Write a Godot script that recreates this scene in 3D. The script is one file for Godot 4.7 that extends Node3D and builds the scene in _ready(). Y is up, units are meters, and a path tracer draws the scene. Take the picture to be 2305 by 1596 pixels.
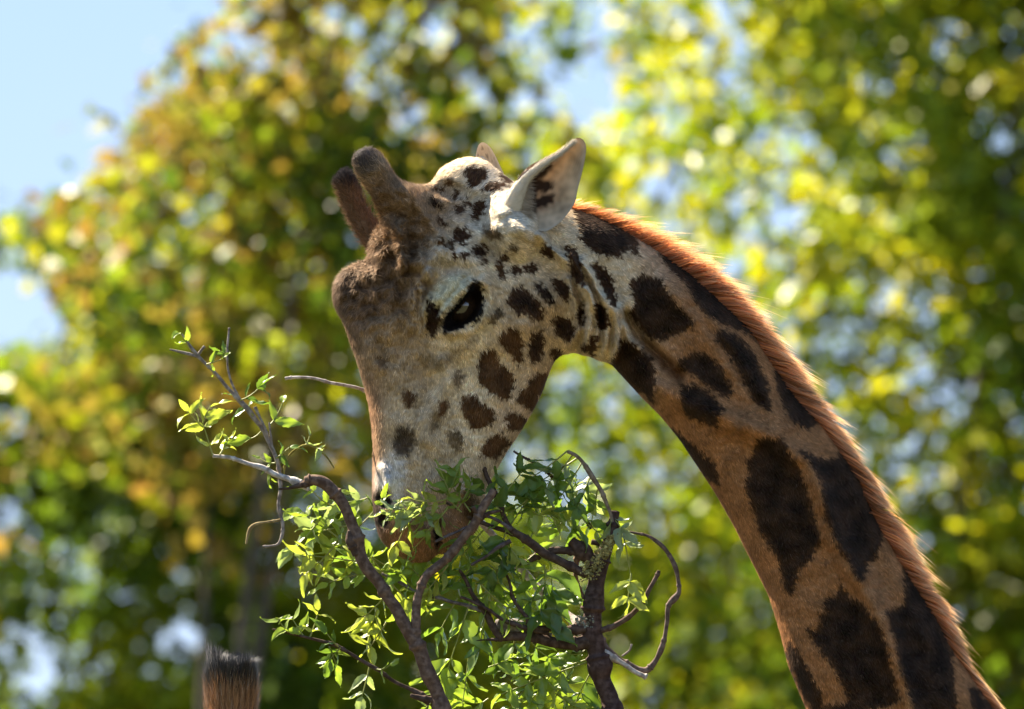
extends Node3D
# A giraffe browsing cut branches against back-lit trees. Distances in metres; the giraffe is modelled in its own plane (x along the
# head's profile, y up it, z sideways), in units of 1/1200 m, which L() turns into metres.
const PX := 1200.0
const FOCUS := 14.0
const PITCH := 10.0
var B: Basis
var O: Vector3
var rng := RandomNumberGenerator.new()
var noise := FastNoiseLite.new()
var names := {}

# zoomed drawing frames in which outlines were taken down: [x, y, scale]
const Z1 := [720.3, 303.9, 0.27342]
const Z2 := [720.3, 697.8, 0.27342]
const Z3 := [1238.0, 303.9, 0.27342]
const Z4 := [1350.5, 703.4, 0.2929]
const Z9 := [1674.6, 1159.7, 0.27342]
const ZY := [922.8, 562.7, 0.14646]
const ZN := [810.3, 1001.6, 0.17629]
const ZF := [1260.4, 562.7, 0.17629]
const ZE := [1069.1, 303.9, 0.14808]
const Z0 := [0.0, 0.0, 1.0]

func L(x: float, y: float, z := 0.0) -> Vector3:
	return Vector3((x - 1152.5) / PX, (798.0 - y) / PX, z / PX)

func W(x: float, y: float, z := 0.0) -> Vector3:
	return O + B * L(x, y, z)

func numbered(called: String) -> String:
	if not names.has(called):
		names[called] = 0
		return called
	names[called] += 1
	return "%s_%03d" % [called, names[called]]

func thing(called: String, label: String, category: String, at: Vector3, group := "") -> Node3D:
	var o := Node3D.new()
	o.name = numbered(called)
	add_child(o)
	o.position = at
	o.set_meta("label", label)
	o.set_meta("category", category)
	if group:
		o.set_meta("group", group)
	return o

func part(called: String, mesh: Mesh, mat: Material, parent: Node3D, stuff := false) -> MeshInstance3D:
	var m := MeshInstance3D.new()
	m.name = called
	m.mesh = mesh
	m.material_override = mat
	parent.add_child(m, true)
	if stuff:
		m.set_meta("kind", "stuff")
	return m

func plane_part(called: String, mesh: Mesh, mat: Material, parent: Node3D, stuff := false) -> MeshInstance3D:
	var m := part(called, mesh, mat, parent, stuff)
	m.transform = Transform3D(B, O - parent.position)
	return m

func mat(c: Color, rough := 0.8, back := Color.BLACK, spec := 0.5, vertex := true) -> StandardMaterial3D:
	var m := StandardMaterial3D.new()
	m.albedo_color = c.linear_to_srgb()
	m.roughness = rough
	m.metallic_specular = spec
	m.vertex_color_use_as_albedo = vertex
	if back != Color.BLACK:
		m.backlight_enabled = true
		m.backlight = back.linear_to_srgb()
	return m

func make_mesh(v: PackedVector3Array, n: PackedVector3Array, c: PackedColorArray, idx: PackedInt32Array) -> ArrayMesh:
	var a := []
	a.resize(Mesh.ARRAY_MAX)
	a[Mesh.ARRAY_VERTEX] = v
	a[Mesh.ARRAY_NORMAL] = n
	if c.size():
		a[Mesh.ARRAY_COLOR] = c
	a[Mesh.ARRAY_INDEX] = idx
	var m := ArrayMesh.new()
	m.add_surface_from_arrays(Mesh.PRIMITIVE_TRIANGLES, a)
	return m

func normals_of(v: PackedVector3Array, idx: PackedInt32Array) -> PackedVector3Array:
	var n := PackedVector3Array()
	n.resize(v.size())
	for t in range(0, idx.size(), 3):
		var a := idx[t]
		var b := idx[t + 1]
		var c := idx[t + 2]
		var k := (v[c] - v[a]).cross(v[b] - v[a])
		n[a] += k
		n[b] += k
		n[c] += k
	for i in n.size():
		n[i] = n[i].normalized()
	return n

# ---------------------------------------------------------------- tubes (branches, twigs, horns, legs)
class Tube:
	var v := PackedVector3Array()
	var c := PackedColorArray()
	var idx := PackedInt32Array()

func smooth_path(pts: Array, each: int) -> Array:
	var out := []
	for i in pts.size() - 1:
		var p0: Vector4 = pts[maxi(i - 1, 0)]
		var p1: Vector4 = pts[i]
		var p2: Vector4 = pts[i + 1]
		var p3: Vector4 = pts[mini(i + 2, pts.size() - 1)]
		for k in each:
			var t := float(k) / each
			out.append(0.5 * ((2.0 * p1) + (p2 - p0) * t + (2.0 * p0 - 5.0 * p1 + 4.0 * p2 - p3) * t * t + (3.0 * p1 - p0 - 3.0 * p2 + p3) * t * t * t))
	out.append(pts[-1])
	return out

# pts: Vector4(x, y, z, radius) in metres. Bark: lumps as a share of the radius.
func add_tube(tb: Tube, pts: Array, sides: int, each: int, c0: Color, c1: Color, lump := 0.12, freq := 60.0, knots := 0.0) -> void:
	var path := smooth_path(pts, each)
	var side := Vector3.ZERO
	var first := tb.v.size()
	var n := path.size()
	var node := 12
	for i in n:
		var p: Vector4 = path[i]
		if i > node + 3:
			node = i + 17 + (i * 7) % 19
		var q: Vector4 = path[mini(i + 1, n - 1)]
		var o: Vector4 = path[maxi(i - 1, 0)]
		var d := Vector3(q.x - o.x, q.y - o.y, q.z - o.z).normalized()
		if side == Vector3.ZERO:
			side = d.cross(Vector3(0.31, 0.2, 0.93)).normalized()
		side = (side - d * side.dot(d)).normalized()
		var up := d.cross(side)
		var at := Vector3(p.x, p.y, p.z)
		if knots > 0.0:
			at += Vector3(noise.get_noise_3dv(at * 1700.0), noise.get_noise_3dv(at * 1700.0 + Vector3(77, 0, 0)), 0) * minf(p.w * 0.5, 0.003)
		var swell := 0.74 if knots > 0.0 else 0.92
		if knots > 0.0:
			swell += 0.24 * exp(-0.5 * (i - node) ** 2)
			swell += knots * 0.8 * maxf(0.0, noise.get_noise_3d(at.x * 1500.0, at.y * 1500.0, 40.0) - 0.2)
		for k in sides:
			var a := TAU * k / sides
			var dir := side * cos(a) + up * sin(a)
			var w := at + dir * p.w
			var b := noise.get_noise_3dv(w * freq * 20.0)
			var e := noise.get_noise_3dv(w * freq * 5.0 + Vector3(9, 9, 9))
			tb.v.append(at + dir * p.w * swell * (1.0 + lump * (b * 0.6 + e)))
			tb.c.append(c0.lerp(c1, clampf(0.5 + b * 0.7 + e * 0.8, 0.0, 1.0)))
	for i in n - 1:
		for k in sides:
			var a := first + i * sides + k
			var b := first + i * sides + (k + 1) % sides
			tb.idx.append_array([a, a + sides, b, b, a + sides, b + sides])
	for end in 2:
		var p: Vector4 = path[0 if end == 0 else n - 1]
		var row := first + (0 if end == 0 else (n - 1) * sides)
		tb.v.append(Vector3(p.x, p.y, p.z))
		tb.c.append(c1)
		for k in sides:
			var a := row + k
			var b := row + (k + 1) % sides
			tb.idx.append_array([tb.v.size() - 1, a, b] if end == 0 else [tb.v.size() - 1, b, a])

func tube_mesh(tb: Tube) -> ArrayMesh:
	return make_mesh(tb.v, normals_of(tb.v, tb.idx), tb.c, tb.idx)

# ---------------------------------------------------------------- the giraffe's head and neck
const X0 := 690.0
const Y0 := 300.0
const CS := 12.0
const NX := 172
const NY := 168
var outline := PackedVector2Array()
var cd := PackedFloat32Array()
var fields := []          # W, R, zc, fx, fy on the coarse grid
var spots := []
var tints := []
var bumps := []
var ridges := []

func conv(f: Array, raw: Array) -> PackedVector2Array:
	var out := PackedVector2Array()
	for i in range(0, raw.size(), 2):
		out.append(Vector2(f[0] + raw[i] * f[2], f[1] + raw[i + 1] * f[2]))
	return out

func box_of(p: PackedVector2Array, grow: float) -> Rect2:
	var r := Rect2(p[0], Vector2.ZERO)
	for q in p:
		r = r.expand(q)
	return r.grow(grow)

func spot(f: Array, raw: Array, tone := 0, soft := 2.5, strength := 1.0) -> void:
	var p := conv(f, raw)
	spots.append({"p": p, "box": box_of(p, soft + 6.0), "tone": tone, "soft": soft, "k": strength})

func tint(x: float, y: float, rx: float, ry: float, ang: float, c: Color, k := 1.0) -> void:
	tints.append([x, y, 1.0 / rx, 1.0 / ry, cos(deg_to_rad(ang)), sin(deg_to_rad(ang)), c, k, maxf(rx, ry)])

func bump(x: float, y: float, rx: float, ry: float, ang: float, amp: float) -> void:
	bumps.append([x, y, 1.0 / rx, 1.0 / ry, cos(deg_to_rad(ang)), sin(deg_to_rad(ang)), amp, maxf(rx, ry)])

func ridge(f: Array, raw: Array, width: float, amp: float) -> void:
	var p := conv(f, raw)
	ridges.append({"p": p, "box": box_of(p, width * 2.0), "w": width, "a": amp})

func edge_distance(q: Vector2, p: PackedVector2Array, closed: bool) -> float:
	var best := 1e9
	var n := p.size()
	for i in (n if closed else n - 1):
		var a := p[i]
		var e := p[(i + 1) % n] - a
		var w := q - a
		w -= e * clampf(w.dot(e) / e.length_squared(), 0.0, 1.0)
		best = minf(best, w.length_squared())
	return sqrt(best)

func read(a: PackedFloat32Array, x: float, y: float) -> float:
	var u := clampf((x - X0) / CS, 0.0, NX - 1.001)
	var v := clampf((y - Y0) / CS, 0.0, NY - 1.001)
	var i := int(u)
	var j := int(v)
	u -= i
	v -= j
	var k := j * NX + i
	return lerpf(lerpf(a[k], a[k + 1], u), lerpf(a[k + NX], a[k + NX + 1], u), v)

func blur(a: PackedFloat32Array, times: int, above := -1e9) -> PackedFloat32Array:
	for t in times:
		var o := a.duplicate()
		for j in range(1, NY - 1):
			for i in range(1, NX - 1):
				var k := j * NX + i
				if cd[k] > above:
					o[k] = a[k] * 0.4 + 0.15 * (a[k - 1] + a[k + 1] + a[k - NX] + a[k + NX])
		a = o
	return a

func build_fields() -> void:
	cd.resize(NX * NY)
	for k in 5:
		var f := PackedFloat32Array()
		f.resize(NX * NY)
		fields.append(f)
	var control := [
		[828, 365, 34, 34, 95, -0.5, -0.85], [868, 435, 38, 36, 90, -0.5, -0.85], [915, 500, 60, 48, 55, -0.5, -0.7], [880, 600, 105, 70, 0, 0.0, 1.0],
		[785, 650, 62, 45, 0, -0.5, 0.8], [850, 760, 85, 75, 0, 0.0, 1.0], [985, 600, 135, 90, 0, 0.2, 0.8], [1040, 690, 150, 100, 0, 0.5, 0.8],
		[1090, 520, 120, 90, 0, 0.4, 0.3], [1050, 395, 85, 60, 0, 0.5, -0.5], [1160, 480, 128, 90, 0, 0.8, 0.2], [1260, 560, 112, 90, 0, 0.8, 0.5],
		[1180, 690, 125, 95, 0, 0.4, 0.9], [1250, 770, 85, 60, 0, 0.3, 0.9], [1180, 900, 75, 55, 0, -0.2, 0.95], [1080, 900, 98, 75, 0, -0.1, 1.0],
		[930, 900, 88, 80, 0, -0.1, 1.0], [900, 1080, 80, 70, 0, 0.1, 1.0], [930, 1200, 85, 62, 0, 0.2, 1.0], [1030, 1190, 62, 42, 0, 0.3, 0.9],
		[1380, 700, 98, 110, 0, 0.6, 0.8], [1340, 780, 80, 50, 0, 0.3, 0.9], [1600, 900, 100, 115, 0, 0.55, 0.83], [1800, 1200, 110, 125, 0, 0.5, 0.87], [2000, 1596, 130, 140, 0, 0.5, 0.87], [2350, 2100, 190, 180, 0, 0.6, 0.8],
	]
	for j in NY:
		for i in NX:
			var k := j * NX + i
			var q := Vector2(X0 + i * CS, Y0 + j * CS)
			var d := edge_distance(q, outline, true)
			cd[k] = d if Geometry2D.is_point_in_polygon(q, outline) else -d
			var total := 0.0
			var sum := [0.0, 0.0, 0.0, 0.0, 0.0]
			for c in control:
				var w: float = q.distance_squared_to(Vector2(c[0], c[1])) + 300.0
				w = 1.0 / (w * w)
				total += w
				for s in 5:
					sum[s] += w * c[2 + s]
			for s in 5:
				fields[s][k] = sum[s] / total
	# the rounding never reaches past the middle line of the shape
	var most := PackedFloat32Array()
	most.resize(NX * NY)
	for j in NY:
		for i in NX:
			var k := j * NX + i
			var at := k
			if cd[k] > -40.0:
				for t in 30:
					var x := at % NX
					var y := at / NX
					if x < 1 or y < 1 or x > NX - 2 or y > NY - 2:
						break
					var best := at
					for o in [-1, 1, -NX, NX, -NX - 1, -NX + 1, NX - 1, NX + 1]:
						if cd[at + o] > cd[best] + 0.5:
							best = at + o
					if best == at:
						break
					at = best
			most[k] = maxf(cd[at], 10.0)
	most = blur(most, 3)
	for k in NX * NY:
		fields[1][k] = minf(fields[1][k], most[k] * 0.9)
	fields[1] = blur(fields[1], 2)
	cd = blur(cd, 3, 26.0)

const TONES := [Color(0.021, 0.0115, 0.0075), Color(0.065, 0.032, 0.014), Color(0.11, 0.075, 0.042), Color(0.016, 0.012, 0.011)]

func coat(x: float, y: float) -> Color:
	var c := Color(0.26, 0.120, 0.048)
	for t in tints:
		var dx: float = x - t[0]
		var dy: float = y - t[1]
		if absf(dx) > t[8] or absf(dy) > t[8]:
			continue
		var u: float = (dx * t[4] + dy * t[5]) * t[2]
		var v: float = (dy * t[4] - dx * t[5]) * t[3]
		var d := u * u + v * v
		if d < 1.0:
			d = 1.0 - d
			c = c.lerp(t[6], d * d * (3.0 - 2.0 * d) * t[7])
	var n1 := noise.get_noise_2d(x * 9.0, y * 9.0)
	var n2 := noise.get_noise_2d(y * 9.0 + 500.0, x * 9.0)
	var n3 := noise.get_noise_2d(x * 2.0, y * 2.0 + 300.0)
	c = c * (1.0 + 0.22 * n3 + 0.25 * n1)
	var q := Vector2(x + n1 * 7.0, y + n2 * 7.0)
	var deep := 99.0
	for s in spots:
		if not s.box.has_point(q):
			continue
		var d := edge_distance(q, s.p, true)
		if Geometry2D.is_point_in_polygon(q, s.p):
			d = -d
		d -= 3.0
		if s.tone == 0 and s.soft < 3.5:
			deep = minf(deep, d)
			continue
		var k := smoothstep(s.soft, -s.soft, d) * float(s.k)
		if k > 0.0:
			c = c.lerp(TONES[s.tone] * (1.0 + 0.3 * n1 + 0.5 * n3), k)
	if deep < 4.0:
		var tone := TONES[0] * (1.0 + 0.3 * n1 + 0.6 * n3)
		tone = tone.lerp(Color(0.055, 0.027, 0.013), 0.8 * smoothstep(-16.0, -1.0, deep + 5.0 * n2) + 0.3 * maxf(0.0, n3))
		c = c.lerp(tone, smoothstep(2.5, -2.5, deep))
	c.a = 1.0
	return c

func relief(x: float, y: float) -> float:
	var z := 0.0
	for t in bumps:
		var dx: float = x - t[0]
		var dy: float = y - t[1]
		if absf(dx) > t[7] or absf(dy) > t[7]:
			continue
		var u: float = (dx * t[4] + dy * t[5]) * t[2]
		var v: float = (dy * t[4] - dx * t[5]) * t[3]
		var d := u * u + v * v
		if d < 1.0:
			d = 1.0 - d
			z += t[6] * d * d * (3.0 - 2.0 * d)
	var q := Vector2(x + 3.0 * noise.get_noise_2d(x * 3.0, y * 3.0), y + 3.0 * noise.get_noise_2d(y * 3.0, x * 3.0 + 90.0))
	for r in ridges:
		if r.box.has_point(q):
			var d: float = edge_distance(q, r.p, false) / r.w
			z += r.a * exp(-d * d)
	var wool := exp(-((x - 860.0) ** 2 / 15000.0 + (y - 600.0) ** 2 / 28000.0))
	z += 10.0 * wool * noise.get_noise_2d(x * 3.0, y * 3.0) + 3.5 * wool * noise.get_noise_2d(x * 7.0 + 50.0, y * 7.0)
	z += 3.0 * noise.get_noise_2d(x * 1.3 + 700.0, y * 1.3) + 0.9 * noise.get_noise_2d(x * 6.0, y * 6.0 + 70.0)
	return z * 2.1

func giraffe_design() -> void:
	outline = conv(Z0, [797, 380, 793, 365, 800, 348, 815, 337, 833, 333, 850, 337, 863, 350, 875, 370, 890, 395, 905, 408, 925, 415, 950, 417, 967, 414, 978, 402, 985, 387, 1000, 373, 1025, 360, 1050, 353, 1075, 355, 1098, 364, 1120, 382, 1150, 405, 1200, 435, 1240, 450, 1290, 468, 1330, 480, 1391, 509, 1484, 566, 1558, 618, 1602, 659, 1687, 738, 1740, 820, 1790, 891, 1849, 955, 1901, 1026, 1936, 1084, 1967, 1160, 2003, 1223, 2057, 1313, 2101, 1379, 2153, 1474, 2238, 1595, 2330, 1720, 2480, 1900, 2650, 2080, 2660, 2280])
	outline.append_array(conv(Z0, [2080, 2280, 2000, 2150, 1930, 1950, 1870, 1760, 1815, 1596, 1775, 1500, 1755, 1420, 1730, 1340, 1690, 1260, 1650, 1180, 1610, 1110, 1570, 1050, 1530, 990, 1490, 940, 1440, 890, 1405, 852, 1378, 822, 1365, 815, 1345, 812, 1330, 803, 1310, 800, 1295, 793, 1278, 797, 1262, 800, 1248, 812, 1232, 850, 1222, 880, 1205, 915, 1185, 950, 1160, 990, 1142, 1015, 1122, 1050, 1105, 1080, 1094, 1105, 1088, 1150, 1078, 1185, 1058, 1215, 1032, 1238, 1000, 1248, 984, 1246, 970, 1262, 945, 1269, 920, 1265, 900, 1253, 880, 1238, 862, 1222, 850, 1200, 842, 1165, 837, 1120, 838, 1060, 839, 1000, 836, 960, 830, 915, 822, 880, 812, 845, 800, 805, 787, 770, 776, 735, 768, 718, 757, 700, 749, 680, 748, 650, 755, 628, 768, 612, 785, 600, 805, 592, 826, 587, 833, 557, 840, 530, 857, 508, 858, 490, 848, 468, 838, 443, 818, 415, 803, 393]))
	# coat
	var cream := Color(0.54, 0.42, 0.27)
	var brown := Color(0.165, 0.105, 0.064)
	tint(1060, 640, 520, 640, 0, cream, 1.0)
	tint(1100, 930, 300, 420, 10, cream, 0.9)
	tint(1340, 640, 130, 230, -20, cream, 0.75)
	tint(1350, 770, 70, 80, 0, Color(0.46, 0.36, 0.24), 0.9)
	tint(1120, 470, 160, 120, 0, Color(0.44, 0.39, 0.31), 0.8)
	tint(1200, 740, 130, 150, 0, Color(0.27, 0.165, 0.082), 0.6)
	tint(1200, 930, 110, 150, 30, Color(0.36, 0.22, 0.13), 0.5)
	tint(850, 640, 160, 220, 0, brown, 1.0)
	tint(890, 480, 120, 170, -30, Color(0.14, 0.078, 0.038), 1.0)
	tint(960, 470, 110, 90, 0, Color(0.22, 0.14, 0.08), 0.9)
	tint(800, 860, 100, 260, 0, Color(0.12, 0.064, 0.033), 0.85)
	tint(900, 800, 120, 130, 0, Color(0.30, 0.20, 0.11), 0.8)
	tint(830, 1020, 50, 220, 0, Color(0.26, 0.14, 0.075), 0.8)
	tint(950, 1010, 130, 170, 0, Color(0.30, 0.225, 0.145), 0.6)
	tint(880, 1075, 46, 80, 12, Color(0.50, 0.47, 0.44), 0.95)
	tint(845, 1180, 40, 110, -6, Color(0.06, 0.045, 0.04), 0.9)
	tint(935, 1225, 110, 90, 0, Color(0.22, 0.115, 0.065), 0.9)
	tint(1040, 1180, 80, 110, 0, Color(0.20, 0.10, 0.05), 0.9)
	tint(1080, 1090, 60, 70, 0, Color(0.45, 0.35, 0.25), 0.8)
	tint(1010, 665, 85, 50, -48, Color(0.46, 0.41, 0.26), 0.9)
	tint(1085, 720, 35, 60, 20, Color(0.48, 0.40, 0.27), 0.8)
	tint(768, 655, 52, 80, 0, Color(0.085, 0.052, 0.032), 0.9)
	tint(820, 352, 55, 62, -25, Color(0.035, 0.030, 0.030), 1.0)
	tint(1010, 590, 70, 40, -10, Color(0.44, 0.37, 0.29), 0.8)
	# spots on the head
	spot(Z1, [1190, 300, 1260, 270, 1340, 285, 1375, 320, 1350, 370, 1280, 430, 1230, 440, 1215, 380], 0)
	spot(Z1, [1080, 480, 1140, 480, 1150, 515, 1110, 530], 0)
	spot(Z1, [1330, 460, 1390, 400, 1500, 405, 1570, 385, 1480, 450, 1400, 475], 0)
	spot(Z1, [1465, 320, 1510, 325, 1560, 375, 1580, 390, 1500, 375], 0)
	spot(Z1, [1180, 555, 1235, 550, 1240, 585, 1190, 595], 0)
	spot(Z1, [1120, 600, 1190, 590, 1180, 640, 1150, 665, 1120, 640], 0)
	spot(Z1, [1280, 570, 1360, 545, 1350, 640, 1310, 680, 1265, 710, 1255, 630], 0)
	spot(Z1, [920, 450, 1010, 440, 1020, 480, 960, 480], 1, 4.0)
	spot(Z1, [910, 540, 980, 560, 1020, 600, 980, 620, 920, 585], 0, 4.0)
	spot(Z1, [1040, 375, 1090, 370, 1090, 430, 1040, 430], 1, 5.0)
	spot(Z1, [975, 700, 1020, 710, 1035, 750, 990, 745], 0, 3.0)
	spot(Z1, [1110, 780, 1190, 770, 1230, 840, 1190, 905, 1120, 890, 1100, 830], 0)
	spot(Z1, [1260, 940, 1300, 905, 1360, 930, 1370, 965, 1310, 1010, 1260, 985], 0)
	spot(Z1, [965, 860, 1010, 870, 1060, 930, 1000, 910], 1, 3.0)
	spot(Z1, [1060, 870, 1090, 890, 1110, 945, 1085, 930], 1)
	spot(Z1, [1165, 985, 1210, 985, 1220, 1015, 1180, 1020], 0)
	spot(Z1, [1095, 990, 1130, 1000, 1130, 1030, 1100, 1020], 0, 3.0)
	spot(Z1, [1310, 1060, 1370, 1030, 1375, 1060, 1330, 1085], 1, 3.0)
	spot(Z1, [1450, 1020, 1490, 1030, 1525, 1150, 1500, 1195, 1470, 1150], 1)
	spot(Z1, [1490, 985, 1535, 985, 1540, 1020, 1510, 1030], 0)
	spot(Z1, [1580, 1080, 1650, 1100, 1700, 1106, 1630, 1150, 1595, 1160], 0)
	spot(Z1, [1690, 1090, 1740, 1070, 1785, 1085, 1785, 1130, 1740, 1140, 1700, 1110], 0)
	spot(Z1, [1340, 790, 1400, 775, 1460, 800, 1500, 840, 1440, 870, 1370, 840], 2, 6.0)
	spot(Z1, [1565, 930, 1610, 920, 1630, 960, 1590, 970], 2, 4.0)
	spot(Z1, [1820, 930, 1860, 910, 1920, 970, 1925, 1010, 1870, 1010, 1815, 975], 0)
	spot(Z1, [1900, 1190, 1960, 1195, 2040, 1250, 2060, 1310, 2025, 1370, 1950, 1310], 0)
	spot(Z1, [1760, 1220, 1810, 1225, 1900, 1310, 1935, 1400, 1900, 1395, 1800, 1300], 0, 5.0)
	spot(Z1, [1600, 1270, 1650, 1255, 1740, 1320, 1840, 1450, 1830, 1510, 1740, 1520, 1690, 1450, 1640, 1490, 1600, 1420, 1545, 1380, 1560, 1310], 0)
	spot(Z1, [2050, 1040, 2110, 1080, 2170, 1180, 2170, 1250, 2110, 1230, 2060, 1130], 0)
	spot(Z1, [2010, 930, 2060, 920, 2130, 1010, 2150, 1080, 2100, 1090, 2030, 980], 0)
	spot(Z1, [1910, 1530, 1980, 1500, 2060, 1530, 2100, 1600, 2050, 1700, 1960, 1650], 0)
	spot(Z1, [1440, 1450, 1490, 1445, 1500, 1490, 1420, 1560, 1400, 1540], 2, 4.0)
	spot(ZY, [310, 760, 480, 980, 470, 1120, 400, 1310, 310, 1320, 270, 1180, 300, 1000, 280, 860], 0, 4.0)
	# round the eye: dark lids
	spot(ZY, [520, 1050, 700, 890, 850, 690, 950, 540, 1010, 470, 1085, 540, 1130, 700, 1120, 870, 1060, 1030, 950, 1130, 790, 1200, 650, 1245, 540, 1290], 3, 3.0)
	# the cheek and muzzle
	spot(Z2, [1490, 200, 1570, 150, 1640, 180, 1660, 260, 1655, 420, 1635, 450, 1560, 340, 1480, 260], 1)
	spot(Z2, [1740, 200, 1830, 180, 1840, 280, 1810, 400, 1740, 440, 1720, 320], 0)
	spot(Z2, [1900, 320, 1980, 330, 1980, 390, 1930, 430, 1905, 370], 0)
	spot(Z2, [1340, 350, 1420, 330, 1490, 440, 1580, 530, 1600, 610, 1540, 740, 1420, 680, 1320, 590, 1310, 480, 1320, 400], 1)
	spot(Z2, [1190, 720, 1260, 700, 1330, 770, 1450, 840, 1420, 920, 1320, 960, 1260, 970, 1190, 850, 1170, 770], 1)
	spot(Z2, [1720, 600, 1790, 530, 1870, 520, 1880, 600, 1820, 700, 1760, 690, 1715, 640], 1)
	spot(Z2, [1640, 690, 1700, 650, 1780, 700, 1800, 760, 1760, 830, 1690, 790, 1630, 750], 1)
	spot(Z2, [1530, 890, 1580, 830, 1650, 860, 1690, 920, 1640, 1000, 1560, 980], 1)
	spot(Z2, [1360, 1090, 1470, 1010, 1560, 1070, 1560, 1100, 1470, 1220, 1390, 1190, 1320, 1200], 1, 4.0)
	spot(Z2, [1050, 1010, 1120, 990, 1180, 1050, 1160, 1150, 1080, 1110], 2, 4.0)
	spot(Z2, [990, 760, 1050, 740, 1060, 800, 1020, 870, 980, 850], 1, 6.0)
	spot(Z2, [690, 680, 740, 660, 790, 700, 780, 770, 710, 790], 1, 6.0)
	spot(Z2, [640, 960, 740, 960, 770, 1010, 790, 1090, 720, 1180, 640, 1200, 610, 1100], 0, 8.0, 0.9)
	spot(Z2, [1090, 560, 1150, 500, 1180, 560, 1140, 630], 1, 7.0, 0.8)
	spot(Z2, [900, 900, 960, 800, 980, 900, 940, 1000], 2, 8.0, 0.7)
	spot(Z2, [840, 380, 1000, 400, 1090, 330, 1200, 290, 1290, 200, 1200, 330, 1010, 480, 850, 470], 2, 10.0, 0.6)
	spot(Z2, [480, 390, 550, 400, 540, 470, 490, 470], 1, 6.0, 0.8)
	# nostril and mouth
	spot(ZN, [200, 640, 330, 570, 400, 670, 390, 770, 290, 790, 205, 750], 3, 4.0)
	spot(ZN, [200, 860, 300, 820, 390, 960, 330, 1020, 230, 1000], 3, 4.0)
	spot(ZN, [955, 930, 1000, 930, 1010, 1250, 960, 1250], 3, 2.5)
	spot(ZN, [1330, 600, 1480, 680, 1490, 900, 1400, 1000, 1330, 850], 0, 8.0, 0.8)
	# the neck
	spot(Z3, [180, 590, 260, 610, 560, 730, 700, 850, 715, 1000, 640, 920, 570, 1010, 440, 990, 350, 970, 240, 870, 250, 800], 0)
	spot(Z3, [890, 960, 1000, 1000, 1170, 1120, 1330, 1270, 1500, 1410, 1640, 1560, 1620, 1640, 1560, 1600, 1400, 1540, 1280, 1480, 1200, 1390, 1130, 1250, 1050, 1160, 980, 1110], 0)
	spot(Z4, [820, -20, 1050, -20, 1150, 90, 1235, 240, 1130, 150, 1000, 90, 900, 60], 0)
	spot(ZF, [885, 410, 1060, 330, 1200, 370, 1290, 400, 1340, 560, 1480, 700, 1640, 850, 1690, 950, 1650, 1000, 1450, 1080, 1240, 1150, 1130, 1120, 1020, 980, 920, 870, 890, 770, 960, 680, 920, 560], 0)
	spot(ZF, [400, 190, 500, 200, 590, 270, 660, 400, 690, 560, 710, 720, 650, 720, 590, 590, 530, 450, 460, 330, 430, 240], 0)
	spot(ZF, [440, 700, 520, 710, 580, 800, 605, 950, 590, 1000, 480, 1000, 455, 850], 0)
	spot(ZF, [380, 1120, 470, 1110, 460, 1200, 420, 1340, 380, 1360, 360, 1250], 0)
	spot(ZF, [280, 1240, 350, 1200, 355, 1300, 290, 1290], 0)
	spot(ZF, [215, 740, 280, 700, 290, 800, 275, 970, 220, 960], 0)
	spot(Z4, [170, 210, 240, 240, 330, 300, 390, 350, 410, 480, 400, 690, 330, 620, 230, 560, 130, 480, 60, 410, 120, 330, 150, 260], 0)
	spot(Z4, [880, 150, 960, 140, 1080, 210, 1180, 330, 1220, 440, 1270, 540, 1280, 640, 1300, 760, 1220, 710, 1150, 640, 1100, 530, 1020, 380, 940, 270, 880, 200], 0)
	spot(Z4, [640, 350, 700, 310, 800, 310, 860, 360, 930, 450, 980, 540, 1000, 610, 970, 660, 880, 600, 800, 540, 700, 470, 610, 430, 600, 370], 0)
	spot(Z4, [620, 560, 720, 560, 830, 620, 900, 700, 940, 740, 890, 790, 890, 880, 810, 850, 700, 810, 630, 760, 610, 680], 0)
	spot(Z4, [1340, 440, 1400, 440, 1500, 590, 1600, 740, 1670, 830, 1590, 890, 1520, 860, 1440, 810, 1400, 700, 1350, 580], 0)
	spot(Z4, [530, 880, 600, 920, 700, 1010, 780, 1090, 860, 1150, 890, 1230, 900, 1320, 850, 1290, 770, 1220, 660, 1080, 560, 960], 0)
	spot(Z4, [1200, 980, 1280, 950, 1380, 970, 1430, 1050, 1500, 1180, 1570, 1350, 1620, 1600, 1200, 1600, 1150, 1450, 1110, 1330, 1140, 1220, 1120, 1150, 1170, 1090], 0)
	spot(Z9, [80, -60, 550, -60, 590, 130, 610, 210, 560, 290, 540, 330, 480, 390, 420, 450, 400, 560, 370, 640, 320, 590, 300, 450, 260, 320, 180, 210, 130, 120], 0)
	spot(Z4, [1510, 1050, 1580, 1080, 1680, 1120, 1780, 1120, 1850, 1060, 1930, 1180, 2010, 1340, 2130, 1600, 1720, 1600, 1690, 1400, 1680, 1280, 1640, 1200, 1560, 1110], 0)
	spot(Z9, [670, -60, 1090, -60, 1130, 100, 1120, 230, 1090, 270, 1050, 370, 1000, 370, 990, 440, 960, 490, 930, 530, 880, 460, 830, 350, 760, 270, 700, 130], 0)
	spot(Z9, [770, 520, 800, 590, 830, 660, 920, 690, 980, 760, 1060, 850, 1110, 960, 1150, 1100, 1180, 1250, 1250, 1500, 1100, 1560, 960, 1570, 930, 1500, 860, 1560, 830, 1450, 780, 1350, 700, 1200, 620, 1100, 560, 1020, 500, 920, 600, 940, 610, 870, 600, 800, 660, 800, 650, 680, 760, 650], 0)
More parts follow.
